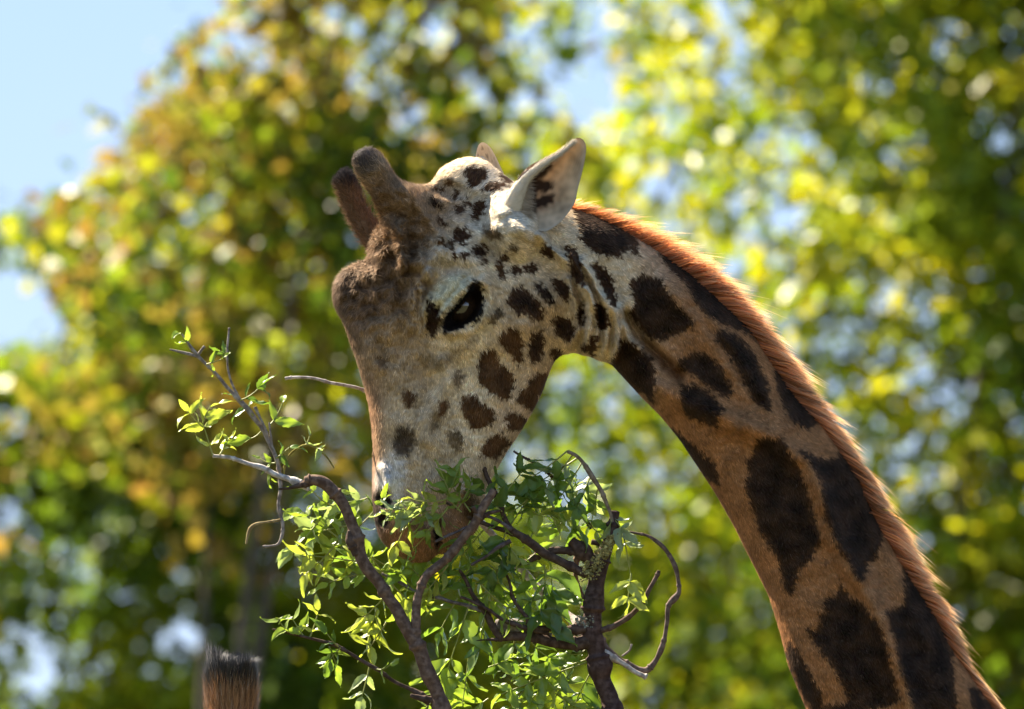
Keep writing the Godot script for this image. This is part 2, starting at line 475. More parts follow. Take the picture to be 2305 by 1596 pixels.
	spot(Z9, [1130, 770, 1240, 770, 1300, 720, 1310, 620, 1310, 420, 1400, 540, 1490, 660, 1570, 800, 1620, 950, 1690, 1100, 1700, 1250, 1700, 1420, 1730, 1600, 1380, 1600, 1310, 1400, 1250, 1200, 1220, 1000, 1180, 880], 0)
	spot(Z9, [1840, 1400, 1900, 1420, 1970, 1500, 2060, 1600, 1860, 1600], 0)
	spot(Z9, [350, 1040, 420, 1080, 480, 1200, 560, 1350, 620, 1450, 640, 1600, 560, 1600, 470, 1450, 400, 1280, 350, 1150], 0, 3.0, 0.9)
	for k in 14:
		var q := Vector2(lerpf(1900, 2330, k / 13.0) + 130.0 * (k % 3), lerpf(1640, 2180, k / 13.0))
		spot(Z0, [q.x - 60, q.y - 50, q.x + 30, q.y - 70, q.x + 70, q.y + 20, q.x + 20, q.y + 70, q.x - 50, q.y + 40], 0)
	# relief: brow, lids, cheek, jaw, nostril
	ridge(Z0, [950, 600, 985, 578, 1035, 578, 1070, 592, 1090, 625], 24, 16)
	bump(1008, 664, 80, 44, -48, 22)
	bump(1044, 696, 66, 34, -50, -30)
	ridge(ZY, [1090, 480, 1200, 560, 1230, 740, 1190, 960, 1100, 1120, 900, 1240, 600, 1290], 9, 9)
	ridge(ZY, [470, 1040, 680, 850, 830, 670, 930, 520], 9, 15)
	ridge(ZY, [420, 930, 600, 740, 740, 570, 820, 450], 6, -5)
	ridge(ZY, [560, 1270, 800, 1185, 950, 1110, 1050, 1010, 1105, 850, 1110, 690], 5, 7)
	ridge(ZY, [30, 640, 20, 900, 60, 1250], 4.2, 9)
	ridge(ZY, [110, 620, 80, 900, 110, 1260], 4.2, 9)
	ridge(ZY, [190, 620, 150, 900, 170, 1280], 4.2, 9)
	ridge(ZY, [300, 660, 240, 900, 240, 1200], 4.2, 9)
	bump(941, 632, 13, 15, 0, 16)
	bump(962, 618, 14, 22, 30, 14)
	bump(950, 648, 12, 14, 0, 10)
	bump(938, 582, 24, 22, 0, 12)
	bump(985, 555, 40, 18, 20, 8)
	bump(905, 545, 22, 60, -8, 18)
	bump(880, 520, 20, 40, 0, 12)
	bump(855, 560, 26, 30, 0, 16)
	bump(905, 590, 16, 30, -10, 14)
	ridge(Z1, [740, 470, 850, 640, 900, 720, 1000, 860], 12, 14)
	ridge(Z1, [680, 750, 660, 900, 680, 1080], 9, 12)
	ridge(Z1, [480, 850, 430, 980], 10, 10)
	bump(900, 445, 30, 60, -30, 10)
	bump(1100, 480, 110, 50, 10, -10)
	bump(1135, 555, 60, 45, 0, -10)
	bump(1010, 430, 50, 26, 10, -12)
	bump(1150, 515, 70, 90, -20, 34)
	bump(1170, 700, 110, 120, 20, 12)
	bump(1100, 860, 60, 130, 15, 6)
	ridge(Z2, [1010, 420, 1060, 560, 1000, 700, 900, 900, 880, 1060], 16, 8)
	ridge(Z2, [820, 420, 900, 640, 840, 800], 14, -6)
	ridge(Z2, [420, 260, 400, 330, 430, 440, 520, 480], 12, 7)
	bump(880, 730, 60, 50, 0, 8)
	ridge(Z2, [440, 1300, 480, 1400, 460, 1480], 7, 8)
	ridge(Z2, [500, 1290, 560, 1380, 540, 1500], 9, 14)
	bump(866, 1120, 20, 30, 0, -14)
	bump(868, 1168, 18, 22, 0, -16)
	ridge(ZN, [980, 900, 985, 1300], 5, -22)
	ridge(ZN, [1330, 480, 1480, 560, 1530, 720], 5, 7)
	ridge(ZN, [1310, 540, 1430, 620, 1470, 760], 5, 7)
	ridge(ZN, [1300, 600, 1390, 680, 1420, 800], 5, 7)
	# creases at the root of the ear and folds of the throat
	for k in 6:
		ridge(ZE, [480 - 45 * k, 900 + 10 * k, 500 - 42 * k, 1060 + 10 * k, 560 - 40 * k, 1180 + 14 * k], 3.2, 5)
	for k in 4:
		ridge(ZE, [520, 1280 + 60 * k, 680, 1400 + 50 * k, 900, 1490 + 50 * k, 1050, 1520 + 36 * k], 4.5, 4.5)
	ridge(ZF, [140, 80, 250, 330, 300, 480, 360, 640, 370, 900, 350, 1200, 270, 1330], 9, 29)
	ridge(ZF, [310, 500, 410, 640, 450, 800, 470, 950, 450, 1180, 400, 1300], 8, 22)
	ridge(ZF, [280, 170, 400, 370, 520, 600, 600, 760, 600, 1000, 570, 1280, 540, 1400], 9, 26)
	ridge(ZF, [600, 590, 680, 800, 720, 1000, 715, 1250, 650, 1400], 9, 30)
	ridge(ZF, [740, 750, 820, 950, 860, 1150, 900, 1220], 9, 17)
	ridge(ZF, [90, 380, 190, 700, 230, 1000, 130, 1250], 8, 17)
	ridge(Z1, [1800, 830, 1900, 950, 2040, 1060, 2130, 1250], 8, 17)
	ridge(ZF, [850, 850, 1000, 1100, 1250, 1350, 1500, 1600], 12, -26)
	# the long muscle down the side of the neck
	ridge(Z0, [1480, 880, 1600, 930, 1740, 985, 1815, 1040, 1845, 1110, 1870, 1200, 1920, 1290, 1975, 1390, 2000, 1460, 2025, 1540, 2060, 1640], 26, 25)
	ridge(Z0, [1500, 640, 1600, 740, 1680, 860, 1760, 960], 30, 14)
	ridge(Z0, [1560, 690, 1640, 800, 1700, 900], 14, -11)
	ridge(Z0, [1830, 1560, 1790, 1460, 1740, 1330], 9, 11)
	ridge(Z0, [1900, 1090, 1960, 1250, 2060, 1460], 20, -10)

var sheet_v := PackedVector3Array()
var sheet_n := PackedVector3Array()
var sheet_c := PackedColorArray()
var sheet_near := 0
var cells := PackedInt32Array()

func build_sheet() -> ArrayMesh:
	const S := 3.2
	var nx := int((NX - 1) * CS / S) - 2
	var ny := int((NY - 1) * CS / S) - 2
	var near := PackedInt32Array()
	var far := PackedInt32Array()
	near.resize(nx * ny)
	far.resize(nx * ny)
	near.fill(-1)
	far.fill(-1)
	var v := PackedVector3Array()
	var col := PackedColorArray()
	var at := PackedVector3Array()   # x, y, m of every near vertex
	for j in ny:
		for i in nx:
			var x := X0 + i * S
			var y := Y0 + j * S
			var m := read(cd, x, y)
			if m < -S * 1.6:
				continue
			var g := Vector2(read(cd, x + 4, y) - read(cd, x - 4, y), read(cd, x, y + 4) - read(cd, x, y - 4))
			g = g.normalized()
			var r := read(fields[1], x, y)
			var q := 0.0
			var shift := -m
			if m > 0.0:
				var a := minf(m / r, 1.0) * PI / 2
				q = cos(a)
				shift = (r * (1.0 - q) - m) if m < r else 0.0
			else:
				q = 1.0
			x += g.x * shift
			y += g.y * shift
			var k := j * nx + i
			near[k] = v.size()
			var h := read(fields[0], x, y) * sqrt(maxf(0.0, 1.0 - q * q))
			var zc := read(fields[2], x, y)
			var z := zc + h + relief(x, y) * (1.0 - q * q)
			v.append(L(x, y, z))
			col.append(coat(x, y))
			at.append(Vector3(x, y, m))
			if m <= 0.0:
				far[k] = near[k]
			else:
				far[k] = -2
	sheet_near = v.size()
	for k in nx * ny:
		if far[k] == -2:
			far[k] = v.size()
			var p := at[near[k]]
			var zn := v[near[k]].z * PX
			var zc := read(fields[2], p.x, p.y)
			v.append(L(p.x, p.y, minf(2.0 * zc - zn, zn - 2.0)))
			col.append(col[near[k]])
	var idx := PackedInt32Array()
	for j in ny - 1:
		for i in nx - 1:
			var k := j * nx + i
			var a := near[k]
			var b := near[k + 1]
			var c := near[k + nx + 1]
			var d := near[k + nx]
			if a < 0 or b < 0 or c < 0 or d < 0:
				continue
			if at[a].z <= 0 and at[b].z <= 0 and at[c].z <= 0 and at[d].z <= 0:
				continue
			idx.append_array([a, b, c, a, c, d])
			cells.append_array([a, b, c, d])
			idx.append_array([far[k], far[k + nx + 1], far[k + 1], far[k], far[k + nx], far[k + nx + 1]])
	sheet_v = v
	sheet_c = col
	sheet_n = normals_of(v, idx)
	return make_mesh(v, sheet_n, col, idx)

# short hairs: thin blades that lean along the coat
class Hairs:
	var v := PackedVector3Array()
	var n := PackedVector3Array()
	var c := PackedColorArray()
	var idx := PackedInt32Array()

func add_hair(h: Hairs, root: Vector3, normal: Vector3, along: Vector3, length: float, width: float, rise: float, c: Color, tip: Color) -> void:
	var t := along - normal * along.dot(normal)
	t = t.normalized()
	var d := t * cos(rise) + normal * sin(rise)
	var face := normal * cos(rise) - t * sin(rise)
	var side := d.cross(face) * width * 0.5
	var k := h.v.size()
	h.v.append(root - side)
	h.v.append(root + side)
	h.v.append(root + d * length + t * length * 0.15)
	for i in 3:
		h.n.append(face)
	h.c.append(c)
	h.c.append(c)
	h.c.append(tip)
	h.idx.append_array([k + 1, k, k + 2])

func hair_mesh(h: Hairs) -> ArrayMesh:
	return make_mesh(h.v, h.n, h.c, h.idx)

func build_fur() -> ArrayMesh:
	var eye_rim := conv(ZY, [480, 1050, 680, 860, 820, 660, 920, 510, 1010, 460, 1085, 560, 1115, 700, 1105, 860, 1045, 1020, 940, 1110, 790, 1180, 650, 1225, 540, 1270])
	var h := Hairs.new()
	rng.seed = 11
	for q in range(0, cells.size(), 4):
		var a := cells[q]
		var p := sheet_v[a]
		var x := p.x * PX + 1152.5
		var y := 798.0 - p.y * PX
		if x > 2330.0 or y > 1620.0:
			continue
		var c := sheet_v[cells[q + 2]]
		var b := sheet_v[cells[q + 1]]
		var d := sheet_v[cells[q + 3]]
		var area := (c - p).cross(d - b).length() * 0.5 * PX * PX
		var eye := Vector2((x - 1044.0), (y - 694.0)).length()
		if eye < 70.0 and Geometry2D.is_point_in_polygon(Vector2(x, y), eye_rim):
			continue
		var head := x < 1290.0
		var bare := exp(-((x - 1345.0) ** 2 / 3600.0 + (y - 690.0) ** 2 / 16000.0)) + exp(-((x - 948.0) ** 2 / 1500.0 + (y - 665.0) ** 2 / 5000.0)) + 0.8 * exp(-((x - 1135.0) ** 2 / 1500.0 + (y - 470.0) ** 2 / 4000.0))
		var wool := exp(-((x - 850.0) ** 2 / 12000.0 + (y - 540.0) ** 2 / 34000.0))
		var many := area / (13.0 if head and wool < 0.35 else 10.5)
		var count := int(many)
		if rng.randf() < many - count:
			count += 1
		count = mini(count, 10)
		var flow := Vector3(read(fields[3], x, y), -read(fields[4], x, y), 0.0)
		flow = flow.rotated(Vector3(0, 0, 1), 0.4 * noise.get_noise_2d(x * 2.2, y * 2.2) + noise.get_noise_2d(x * 7.0, y * 7.0) * (0.2 + 1.3 * wool))
		var clump := 1.0 + 0.30 * noise.get_noise_2d(x * 11.0 + 40.0, y * 11.0) + 0.16 * noise.get_noise_2d(x * 4.0, y * 4.0 + 80.0)
		for k in count:
			var u := rng.randf()
			var w := rng.randf()
			var at := p.lerp(b, u).lerp(d.lerp(c, u), w)
			var nn := sheet_n[a]
			if rng.randf() < 0.55 * bare:
				continue
			var col := sheet_c[cells[q + (rng.randi() % 4)]]
			var f := flow + Vector3(rng.randf_range(-1, 1), rng.randf_range(-1, 1), rng.randf_range(-1, 1)) * (0.28 + 0.75 * wool)
			var length := rng.randf_range(6.0, 10.5) * (1.0 + 1.0 * wool - 0.45 * bare) / PX
			var shade := rng.randf_range(0.58, 1.42) * clump
			var cc := col * shade * 1.3
			var tip := cc.lerp(Color(0.50, 0.38, 0.24), 0.08)
			if rng.randf() < 0.012 and col.r < 0.05:
				cc = Color(0.10, 0.07, 0.05)
			cc.a = 1.0
			tip.a = 1.0
			add_hair(h, at, nn, f, length, rng.randf_range(1.2, 2.1) * (1.0 + 0.4 * wool) / PX, rng.randf_range(0.08, 0.36) + 0.4 * wool * rng.randf(), cc, tip)
	return hair_mesh(h)

const MANE_IN := [1255, 470, 1293, 472, 1391, 513, 1484, 570, 1558, 622, 1602, 663, 1687, 742, 1740, 824, 1790, 895, 1849, 959, 1901, 1030, 1936, 1088, 1967, 1164, 2003, 1227, 2057, 1317, 2101, 1383, 2153, 1478, 2238, 1599, 2330, 1724, 2480, 1904]
const MANE_OUT := [1285, 448, 1330, 456, 1420, 480, 1510, 524, 1592, 572, 1650, 628, 1735, 735, 1800, 812, 1850, 893, 1898, 970, 1942, 1034, 1985, 1095, 2021, 1155, 2057, 1231, 2098, 1300, 2140, 1379, 2189, 1501, 2262, 1592, 2350, 1715, 2500, 1895]

func on_path(raw: Array, t: float) -> Vector2:
	var n := raw.size() / 2 - 1
	var s := clampf(t, 0.0, 0.9999) * n
	var i := int(s)
	return Vector2(raw[2 * i], raw[2 * i + 1]).lerp(Vector2(raw[2 * i + 2], raw[2 * i + 3]), s - i)

func build_mane() -> ArrayMesh:
	var h := Hairs.new()
	rng.seed = 5
	for k in 15000:
		var t := rng.randf()
		var a := on_path(MANE_IN, t)
		var b := on_path(MANE_OUT, t)
		var lock := noise.get_noise_2d(t * 9000.0, 10.0)
		var lock2 := noise.get_noise_2d(t * 2500.0, 60.0)
		var z := rng.randfn(0.0, 11.0)
		var d := b - a
		var run := (on_path(MANE_IN, t + 0.01) - on_path(MANE_IN, t - 0.01)).normalized()
		var length := rng.randf_range(0.55, 1.06) + 0.22 * lock + 0.14 * lock2
		if rng.randf() < 0.05:
			length *= rng.randf_range(1.1, 1.45)
		var sweep := (46.0 + 16.0 * lock + rng.randf_range(-10, 10)) * smoothstep(-0.05, 0.16, t)
		var p0 := a - d.normalized() * rng.randf_range(0.0, 10.0) - run * 26.0
		var p1 := a + d * 0.52 * length - run * (2.0 + 5.0 * lock)
		var p2 := a + d * length + run * (sweep * length - 18.0)
		var zz := z + rng.randf_range(-8, 8)
		var w := rng.randf_range(0.9, 1.7) / PX
		var shade := rng.randf_range(0.55, 1.35) * (1.0 + 0.65 * lock)
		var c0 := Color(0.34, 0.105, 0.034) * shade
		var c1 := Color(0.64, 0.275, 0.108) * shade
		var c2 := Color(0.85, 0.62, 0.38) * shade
		var q0 := L(p0.x, p0.y, z)
		var q1 := L(p1.x, p1.y, z + zz * 0.5)
		var q2 := L(p2.x, p2.y, zz * 1.6)
		var s := (q2 - q0).cross(Vector3(rng.randf_range(-0.5, 0.5), rng.randf_range(-0.5, 0.5), 1)).normalized() * w * 0.5
		var i := h.v.size()
		h.v.append_array([q0 - s, q0 + s, q1 - s, q1 + s, q2])
		var face := (q2 - q0).cross(s).normalized()
		for e in 5:
			h.n.append(face)
		c0.a = 1.0
		c1.a = 1.0
		c2.a = 1.0
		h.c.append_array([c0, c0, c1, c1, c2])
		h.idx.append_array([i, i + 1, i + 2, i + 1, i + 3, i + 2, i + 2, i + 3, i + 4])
	return hair_mesh(h)

# an ear: a cupped shell with two faces and a rounded rim
func build_ear(rim: PackedVector2Array, middle: Vector2, z_rim: Callable, deep: float, thick: float, shade: Callable) -> ArrayMesh:
	var pts := []
	for i in rim.size():
		pts.append(Vector4(rim[i].x, rim[i].y, 0, 0))
	pts.append(pts[0])
	var ring := smooth_path(pts, 5)
	ring.pop_back()
	var n := ring.size()
	const R := 22
	var v := PackedVector3Array()
	var c := PackedColorArray()
	var idx := PackedInt32Array()
	for face in 2:
		for k in R + 1:
			var f := float(k) / R
			for i in n:
				var e := Vector2(ring[i].x, ring[i].y)
				var p := middle.lerp(e, f)
				var zr: float = (z_rim as Callable).call(p)
				var z := zr - deep * (1.0 - f * f)
				if face == 1:
					z -= thick * sqrt(maxf(0.0, 1.0 - pow(f, 6.0))) + 1.0
				elif k == R:
					z -= thick * 0.4
				v.append(L(p.x, p.y, z))
				c.append((shade as Callable).call(p, f, face))
	for face in 2:
		for k in R:
			for i in n:
				var a := face * (R + 1) * n + k * n + i
				var b := face * (R + 1) * n + k * n + (i + 1) % n
				idx.append_array([a, a + n, b, b, a + n, b + n] if face == 1 else [a, b, a + n, b, b + n, a + n])
	for i in n:
		var a := R * n + i
		var b := R * n + (i + 1) % n
		var o := (R + 1) * n
		idx.append_array([a, b, a + o, b, b + o, a + o])
	return make_mesh(v, normals_of(v, idx), c, idx)

func giraffe() -> void:
	giraffe_design()
	build_fields()
	var ground := W(3000, 2000, 0)
	ground.y = 0.0
	var g := thing("giraffe", "big spotted giraffe bending its neck to browse the leafy branches", "giraffe", ground)
	var skin := mat(Color.WHITE, 0.85, Color.BLACK, 0.15)
	var sheet := build_sheet()
	# trunk and legs below the picture, the far horn and the folded root of the near ear, joined to the same body
	var tb := Tube.new()
	var tan0 := Color(0.30, 0.155, 0.065)
	var dark := Color(0.03, 0.02, 0.015)
	var hip := func(x: float, y: float, z: float, r: float) -> Vector4:
		var p: Vector3 = B.inverse() * (Vector3(x, y, z) + W(2380, 2150, 0) - O)
		return Vector4(p.x, p.y, p.z, r)
	var low := -W(2380, 2150, 0).y
	add_tube(tb, [hip.call(-0.15, 0.1, 0, 0.2), hip.call(0.15, -0.25, 0, 0.38), hip.call(0.6, -0.45, 0, 0.48), hip.call(1.1, -0.55, 0, 0.46), hip.call(1.5, -0.6, 0, 0.34), hip.call(1.7, -0.62, 0, 0.08)], 24, 6, tan0, dark, 0.02, 4.0)
	for s in [-1.0, 1.0]:
		add_tube(tb, [hip.call(0.25, -0.5, 0.2 * s, 0.2), hip.call(0.22, -0.95, 0.22 * s, 0.13), hip.call(0.2, low + 1.0, 0.2 * s, 0.085), hip.call(0.2, low + 0.85, 0.2 * s, 0.08), hip.call(0.19, low + 0.2, 0.2 * s, 0.05), hip.call(0.16, low, 0.2 * s, 0.085)], 14, 5, tan0, dark, 0.02, 6.0)
		add_tube(tb, [hip.call(1.45, -0.6, 0.2 * s, 0.24), hip.call(1.35, -1.1, 0.22 * s, 0.14), hip.call(1.6, low + 1.0, 0.2 * s, 0.075), hip.call(1.55, low + 0.7, 0.2 * s, 0.06), hip.call(1.52, low + 0.2, 0.2 * s, 0.05), hip.call(1.48, low, 0.2 * s, 0.085)], 14, 5, tan0, dark, 0.02, 6.0)
	var q := func(x: float, y: float, z: float, r: float) -> Vector4:
		var p := L(x, y, z)
		return Vector4(p.x, p.y, p.z, r / PX)
	var horn := Tube.new()
	add_tube(horn, [q.call(768, 393, -62, 10), q.call(772, 398, -62, 21), q.call(778, 412, -62, 26), q.call(790, 445, -62, 27), q.call(808, 485, -55, 28), q.call(835, 525, -45, 32), q.call(870, 570, -30, 34)], 22, 10, Color(0.10, 0.06, 0.036), Color(0.19, 0.115, 0.066), 0.10, 3.0)
	for i in horn.c.size():
		var y := 798.0 - horn.v[i].y * PX
		horn.c[i] = horn.c[i].lerp(Color(0.035, 0.03, 0.03), smoothstep(440.0, 400.0, y))
	var fold := Tube.new()
	var pale := Color(0.50, 0.44, 0.35)
	add_tube(fold, [q.call(1085, 620, 40, 30), q.call(1108, 570, 48, 40), q.call(1132, 520, 100, 38), q.call(1150, 478, 134, 29), q.call(1164, 440, 150, 21), q.call(1184, 405, 157, 13), q.call(1222, 374, 160, 8), q.call(1255, 353, 158, 6), q.call(1290, 325, 152, 4)], 28, 10, pale, pale * 0.9, 0.05, 3.0)
	var far_fold := Tube.new()
	add_tube(far_fold, [q.call(1110, 440, -100, 40), q.call(1090, 385, -120, 24), q.call(1080, 350, -125, 12)], 14, 6, pale, pale * 0.9, 0.03, 2.0)
	var body := make_joined([sheet, tube_mesh(tb), tube_mesh(horn), tube_mesh(fold), tube_mesh(far_fold)])
	plane_part("body", body, skin, g)
	var hair := mat(Color.WHITE, 0.7, Color(0.35, 0.35, 0.35), 0.18)
	plane_part("fur", build_fur(), hair, g, true)
	# wool on the far horn and the ear's edge
	rng.seed = 21
	var wool := Hairs.new()
	var hn := normals_of(horn.v, horn.idx)
	for k in 5200:
		var i := rng.randi() % horn.v.size()
		var c := horn.c[i] * rng.randf_range(0.6, 1.4)
		c.a = 1.0
		var d := Vector3(-0.5, 0.85, 0) + Vector3(rng.randf_range(-1, 1), rng.randf_range(-1, 1), rng.randf_range(-1, 1)) * 0.8
		add_hair(wool, horn.v[i] + Vector3(rng.randf_range(-3, 3), rng.randf_range(-3, 3), rng.randf_range(-3, 3)) / PX, hn[i], d, rng.randf_range(9, 18) / PX, rng.randf_range(1.2, 2.0) / PX, rng.randf_range(0.3, 1.0), c, c * 1.1)
	var fn := normals_of(fold.v, fold.idx)
	for k in 3800:
		var i := rng.randi() % fold.v.size()
		var c := pale * rng.randf_range(0.85, 1.12)
		c.a = 1.0
		add_hair(wool, fold.v[i] + Vector3(rng.randf_range(-4, 4), rng.randf_range(-4, 4), 0) / PX, fn[i], Vector3(0.7, 0.6, rng.randf_range(-0.4, 0.4)), rng.randf_range(6, 11) / PX, 1.0 / PX, rng.randf_range(0.1, 0.4), c, c)
	# hairs that reach from the front edge over the ear's dark hollow
	for k in 900:
		var t := rng.randf()
		var p := Vector2(lerpf(1172, 1182, rng.randf()), lerpf(408, 490, t))
		var c := Color(0.42, 0.34, 0.25) * rng.randf_range(0.5, 1.2)
		c.a = 1.0
		add_hair(wool, L(p.x, p.y, 150 + rng.randf_range(-8, 6)), Vector3(0.2, 0.1, 1), Vector3(1.0, -0.35 + 0.5 * rng.randf_range(-1, 1), 0), rng.randf_range(8, 30) / PX, 1.1 / PX, rng.randf_range(0.0, 0.5), c, c * 0.8)
	plane_part("woolly_hair", hair_mesh(wool), hair, g, true)
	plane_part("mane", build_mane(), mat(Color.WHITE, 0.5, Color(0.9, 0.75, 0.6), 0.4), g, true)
	# ears
	var rim := conv(ZE, [640, 700, 720, 590, 850, 480, 1050, 378, 1250, 278, 1400, 178, 1500, 96, 1570, 72, 1640, 108, 1680, 200, 1672, 330, 1642, 500, 1592, 700, 1552, 850, 1522, 1020, 1470, 1120, 1390, 1230, 1280, 1350, 1150, 1445, 1050, 1478, 930, 1462, 820, 1400, 740, 1290, 690, 1150, 660, 1000, 640, 850])
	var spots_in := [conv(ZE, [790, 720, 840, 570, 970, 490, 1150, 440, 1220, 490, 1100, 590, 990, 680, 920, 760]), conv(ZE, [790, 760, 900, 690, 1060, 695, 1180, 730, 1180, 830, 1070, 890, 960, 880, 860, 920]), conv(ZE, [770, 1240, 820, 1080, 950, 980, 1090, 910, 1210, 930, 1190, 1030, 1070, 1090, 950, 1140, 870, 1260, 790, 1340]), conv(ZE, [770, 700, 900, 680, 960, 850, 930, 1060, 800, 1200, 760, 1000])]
	var shade := func(p: Vector2, f: float, face: int) -> Color:
		var n := noise.get_noise_2d(p.x * 5.0, p.y * 5.0)
		var n2 := noise.get_noise_2d(p.x * 1.5, p.y * 1.5 + 33.0)
		var c := Color(0.52, 0.41, 0.28) * (1.0 + 0.22 * n + 0.35 * n2)
		if face == 0:
			for s in spots_in:
				var d := edge_distance(p, s, true)
				if Geometry2D.is_point_in_polygon(p, s):
					d = -d
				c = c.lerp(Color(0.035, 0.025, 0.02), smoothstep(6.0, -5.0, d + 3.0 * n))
			c = c.lerp(Color(0.48, 0.40, 0.30), smoothstep(0.9, 1.0, f))
		else:
			c = Color(0.45, 0.38, 0.28) * (1.0 + 0.15 * n)
		c.a = 1.0
		return c
	var zr := func(p: Vector2) -> float: return 158.0 - 0.16 * (p.x - 1190.0) - 0.10 * (p.y - 400.0)
	var em := mat(Color.WHITE, 0.8, Color(0.40, 0.28, 0.18), 0.2)
	plane_part("ear", build_ear(rim, Vector2(1205, 450), zr, 46.0, 7.0, shade), em, g)
	var rim2 := conv(ZE, [-60, 560, -20, 420, 8, 300, 30, 190, 60, 120, 110, 92, 165, 108, 240, 180, 320, 320, 390, 470, 440, 590, 420, 720, 300, 800, 60, 760])
	var shade2 := func(p: Vector2, f: float, face: int) -> Color:
		var n := noise.get_noise_2d(p.x * 6.0, p.y * 6.0)
		var c := Color(0.42, 0.37, 0.30) * (1.0 + 0.2 * n)
		c = c.lerp(Color(0.09, 0.075, 0.06), smoothstep(0.12, 0.4, n + 0.25 * smoothstep(345.0, 330.0, p.y) - 0.1) * 0.7)
		c = c.lerp(Color(0.5, 0.45, 0.37), smoothstep(0.86, 0.97, f))
		c.a = 1.0
		return c
	var zr2 := func(_p: Vector2) -> float: return -105.0
	plane_part("ear", build_ear(rim2, Vector2(1095, 400), zr2, 20.0, 7.0, shade2), em, g)
	# eye
	var eye := SphereMesh.new()
	eye.radius = 40.0 / PX
	eye.height = 80.0 / PX
	var em2 := mat(Color(0.045, 0.026, 0.015), 0.05, Color.BLACK, 0.6, false)
	em2.clearcoat_enabled = true
	em2.clearcoat = 1.0
	em2.clearcoat_roughness = 0.03
	var e := plane_part("eye", eye, em2, g)
	e.transform = Transform3D(B, O - g.position + B * L(1043, 692, read(fields[0], 1043, 692) + relief(1043, 692) - 12.0))
	var lash := Hairs.new()
	rng.seed = 3
	var lid := conv(ZY, [560, 1240, 720, 1180, 880, 1120, 990, 1060, 1070, 960, 1100, 850])
	var lid2 := conv(ZY, [560, 1030, 700, 900, 820, 760, 900, 640, 960, 540])
	for k in 260:
		var up := k % 2 == 0
		var li := lid2 if up else lid
		var t := rng.randf() * (li.size() - 1.01)
		var p := li[int(t)].lerp(li[int(t) + 1], t - int(t))
		var zz := read(fields[0], p.x, p.y) + relief(p.x, p.y) + 2.0
		var d := (Vector3(0.75, -0.65, 0.6) if up else Vector3(0.5, -0.9, 0.4)) + Vector3(rng.randf_range(-0.3, 0.3), rng.randf_range(-0.3, 0.3), 0)
		add_hair(lash, L(p.x, p.y, zz), Vector3(0, 0, 1), d, (rng.randf_range(7, 14) if up else rng.randf_range(8, 20)) / PX, 1.2 / PX, rng.randf_range(0.2, 0.7), Color(0.01, 0.008, 0.008), Color(0.01, 0.008, 0.008))
	var la := part("eyelashes", hair_mesh(lash), hair, e, true)
	la.transform = e.transform.affine_inverse() * Transform3D(B, O - g.position)
	# bristles of the chin
	var whisk := Hairs.new()
	for k in 60:
		var p := Vector2(rng.randf_range(1010, 1075), rng.randf_range(1150, 1235))
		add_hair(whisk, L(p.x, p.y, read(fields[0], p.x, p.y) * 0.7), Vector3(0, 0, 1), Vector3(0.6, -0.7, 0), rng.randf_range(18, 45) / PX, 0.9 / PX, rng.randf_range(0.2, 0.9), Color(0.03, 0.02, 0.02), Color(0.03, 0.02, 0.02))
	plane_part("whiskers", hair_mesh(whisk), hair, g, true)

func make_joined(meshes: Array) -> ArrayMesh:
	var v := PackedVector3Array()
	var n := PackedVector3Array()
	var c := PackedColorArray()
	var idx := PackedInt32Array()
	for m in meshes:
		var a: Array = m.surface_get_arrays(0)
		var o := v.size()
		v.append_array(a[Mesh.ARRAY_VERTEX])
		n.append_array(a[Mesh.ARRAY_NORMAL])
		c.append_array(a[Mesh.ARRAY_COLOR])
		var ii: PackedInt32Array = a[Mesh.ARRAY_INDEX]
		for i in ii.size():
			ii[i] += o
		idx.append_array(ii)
	return make_mesh(v, n, c, idx)

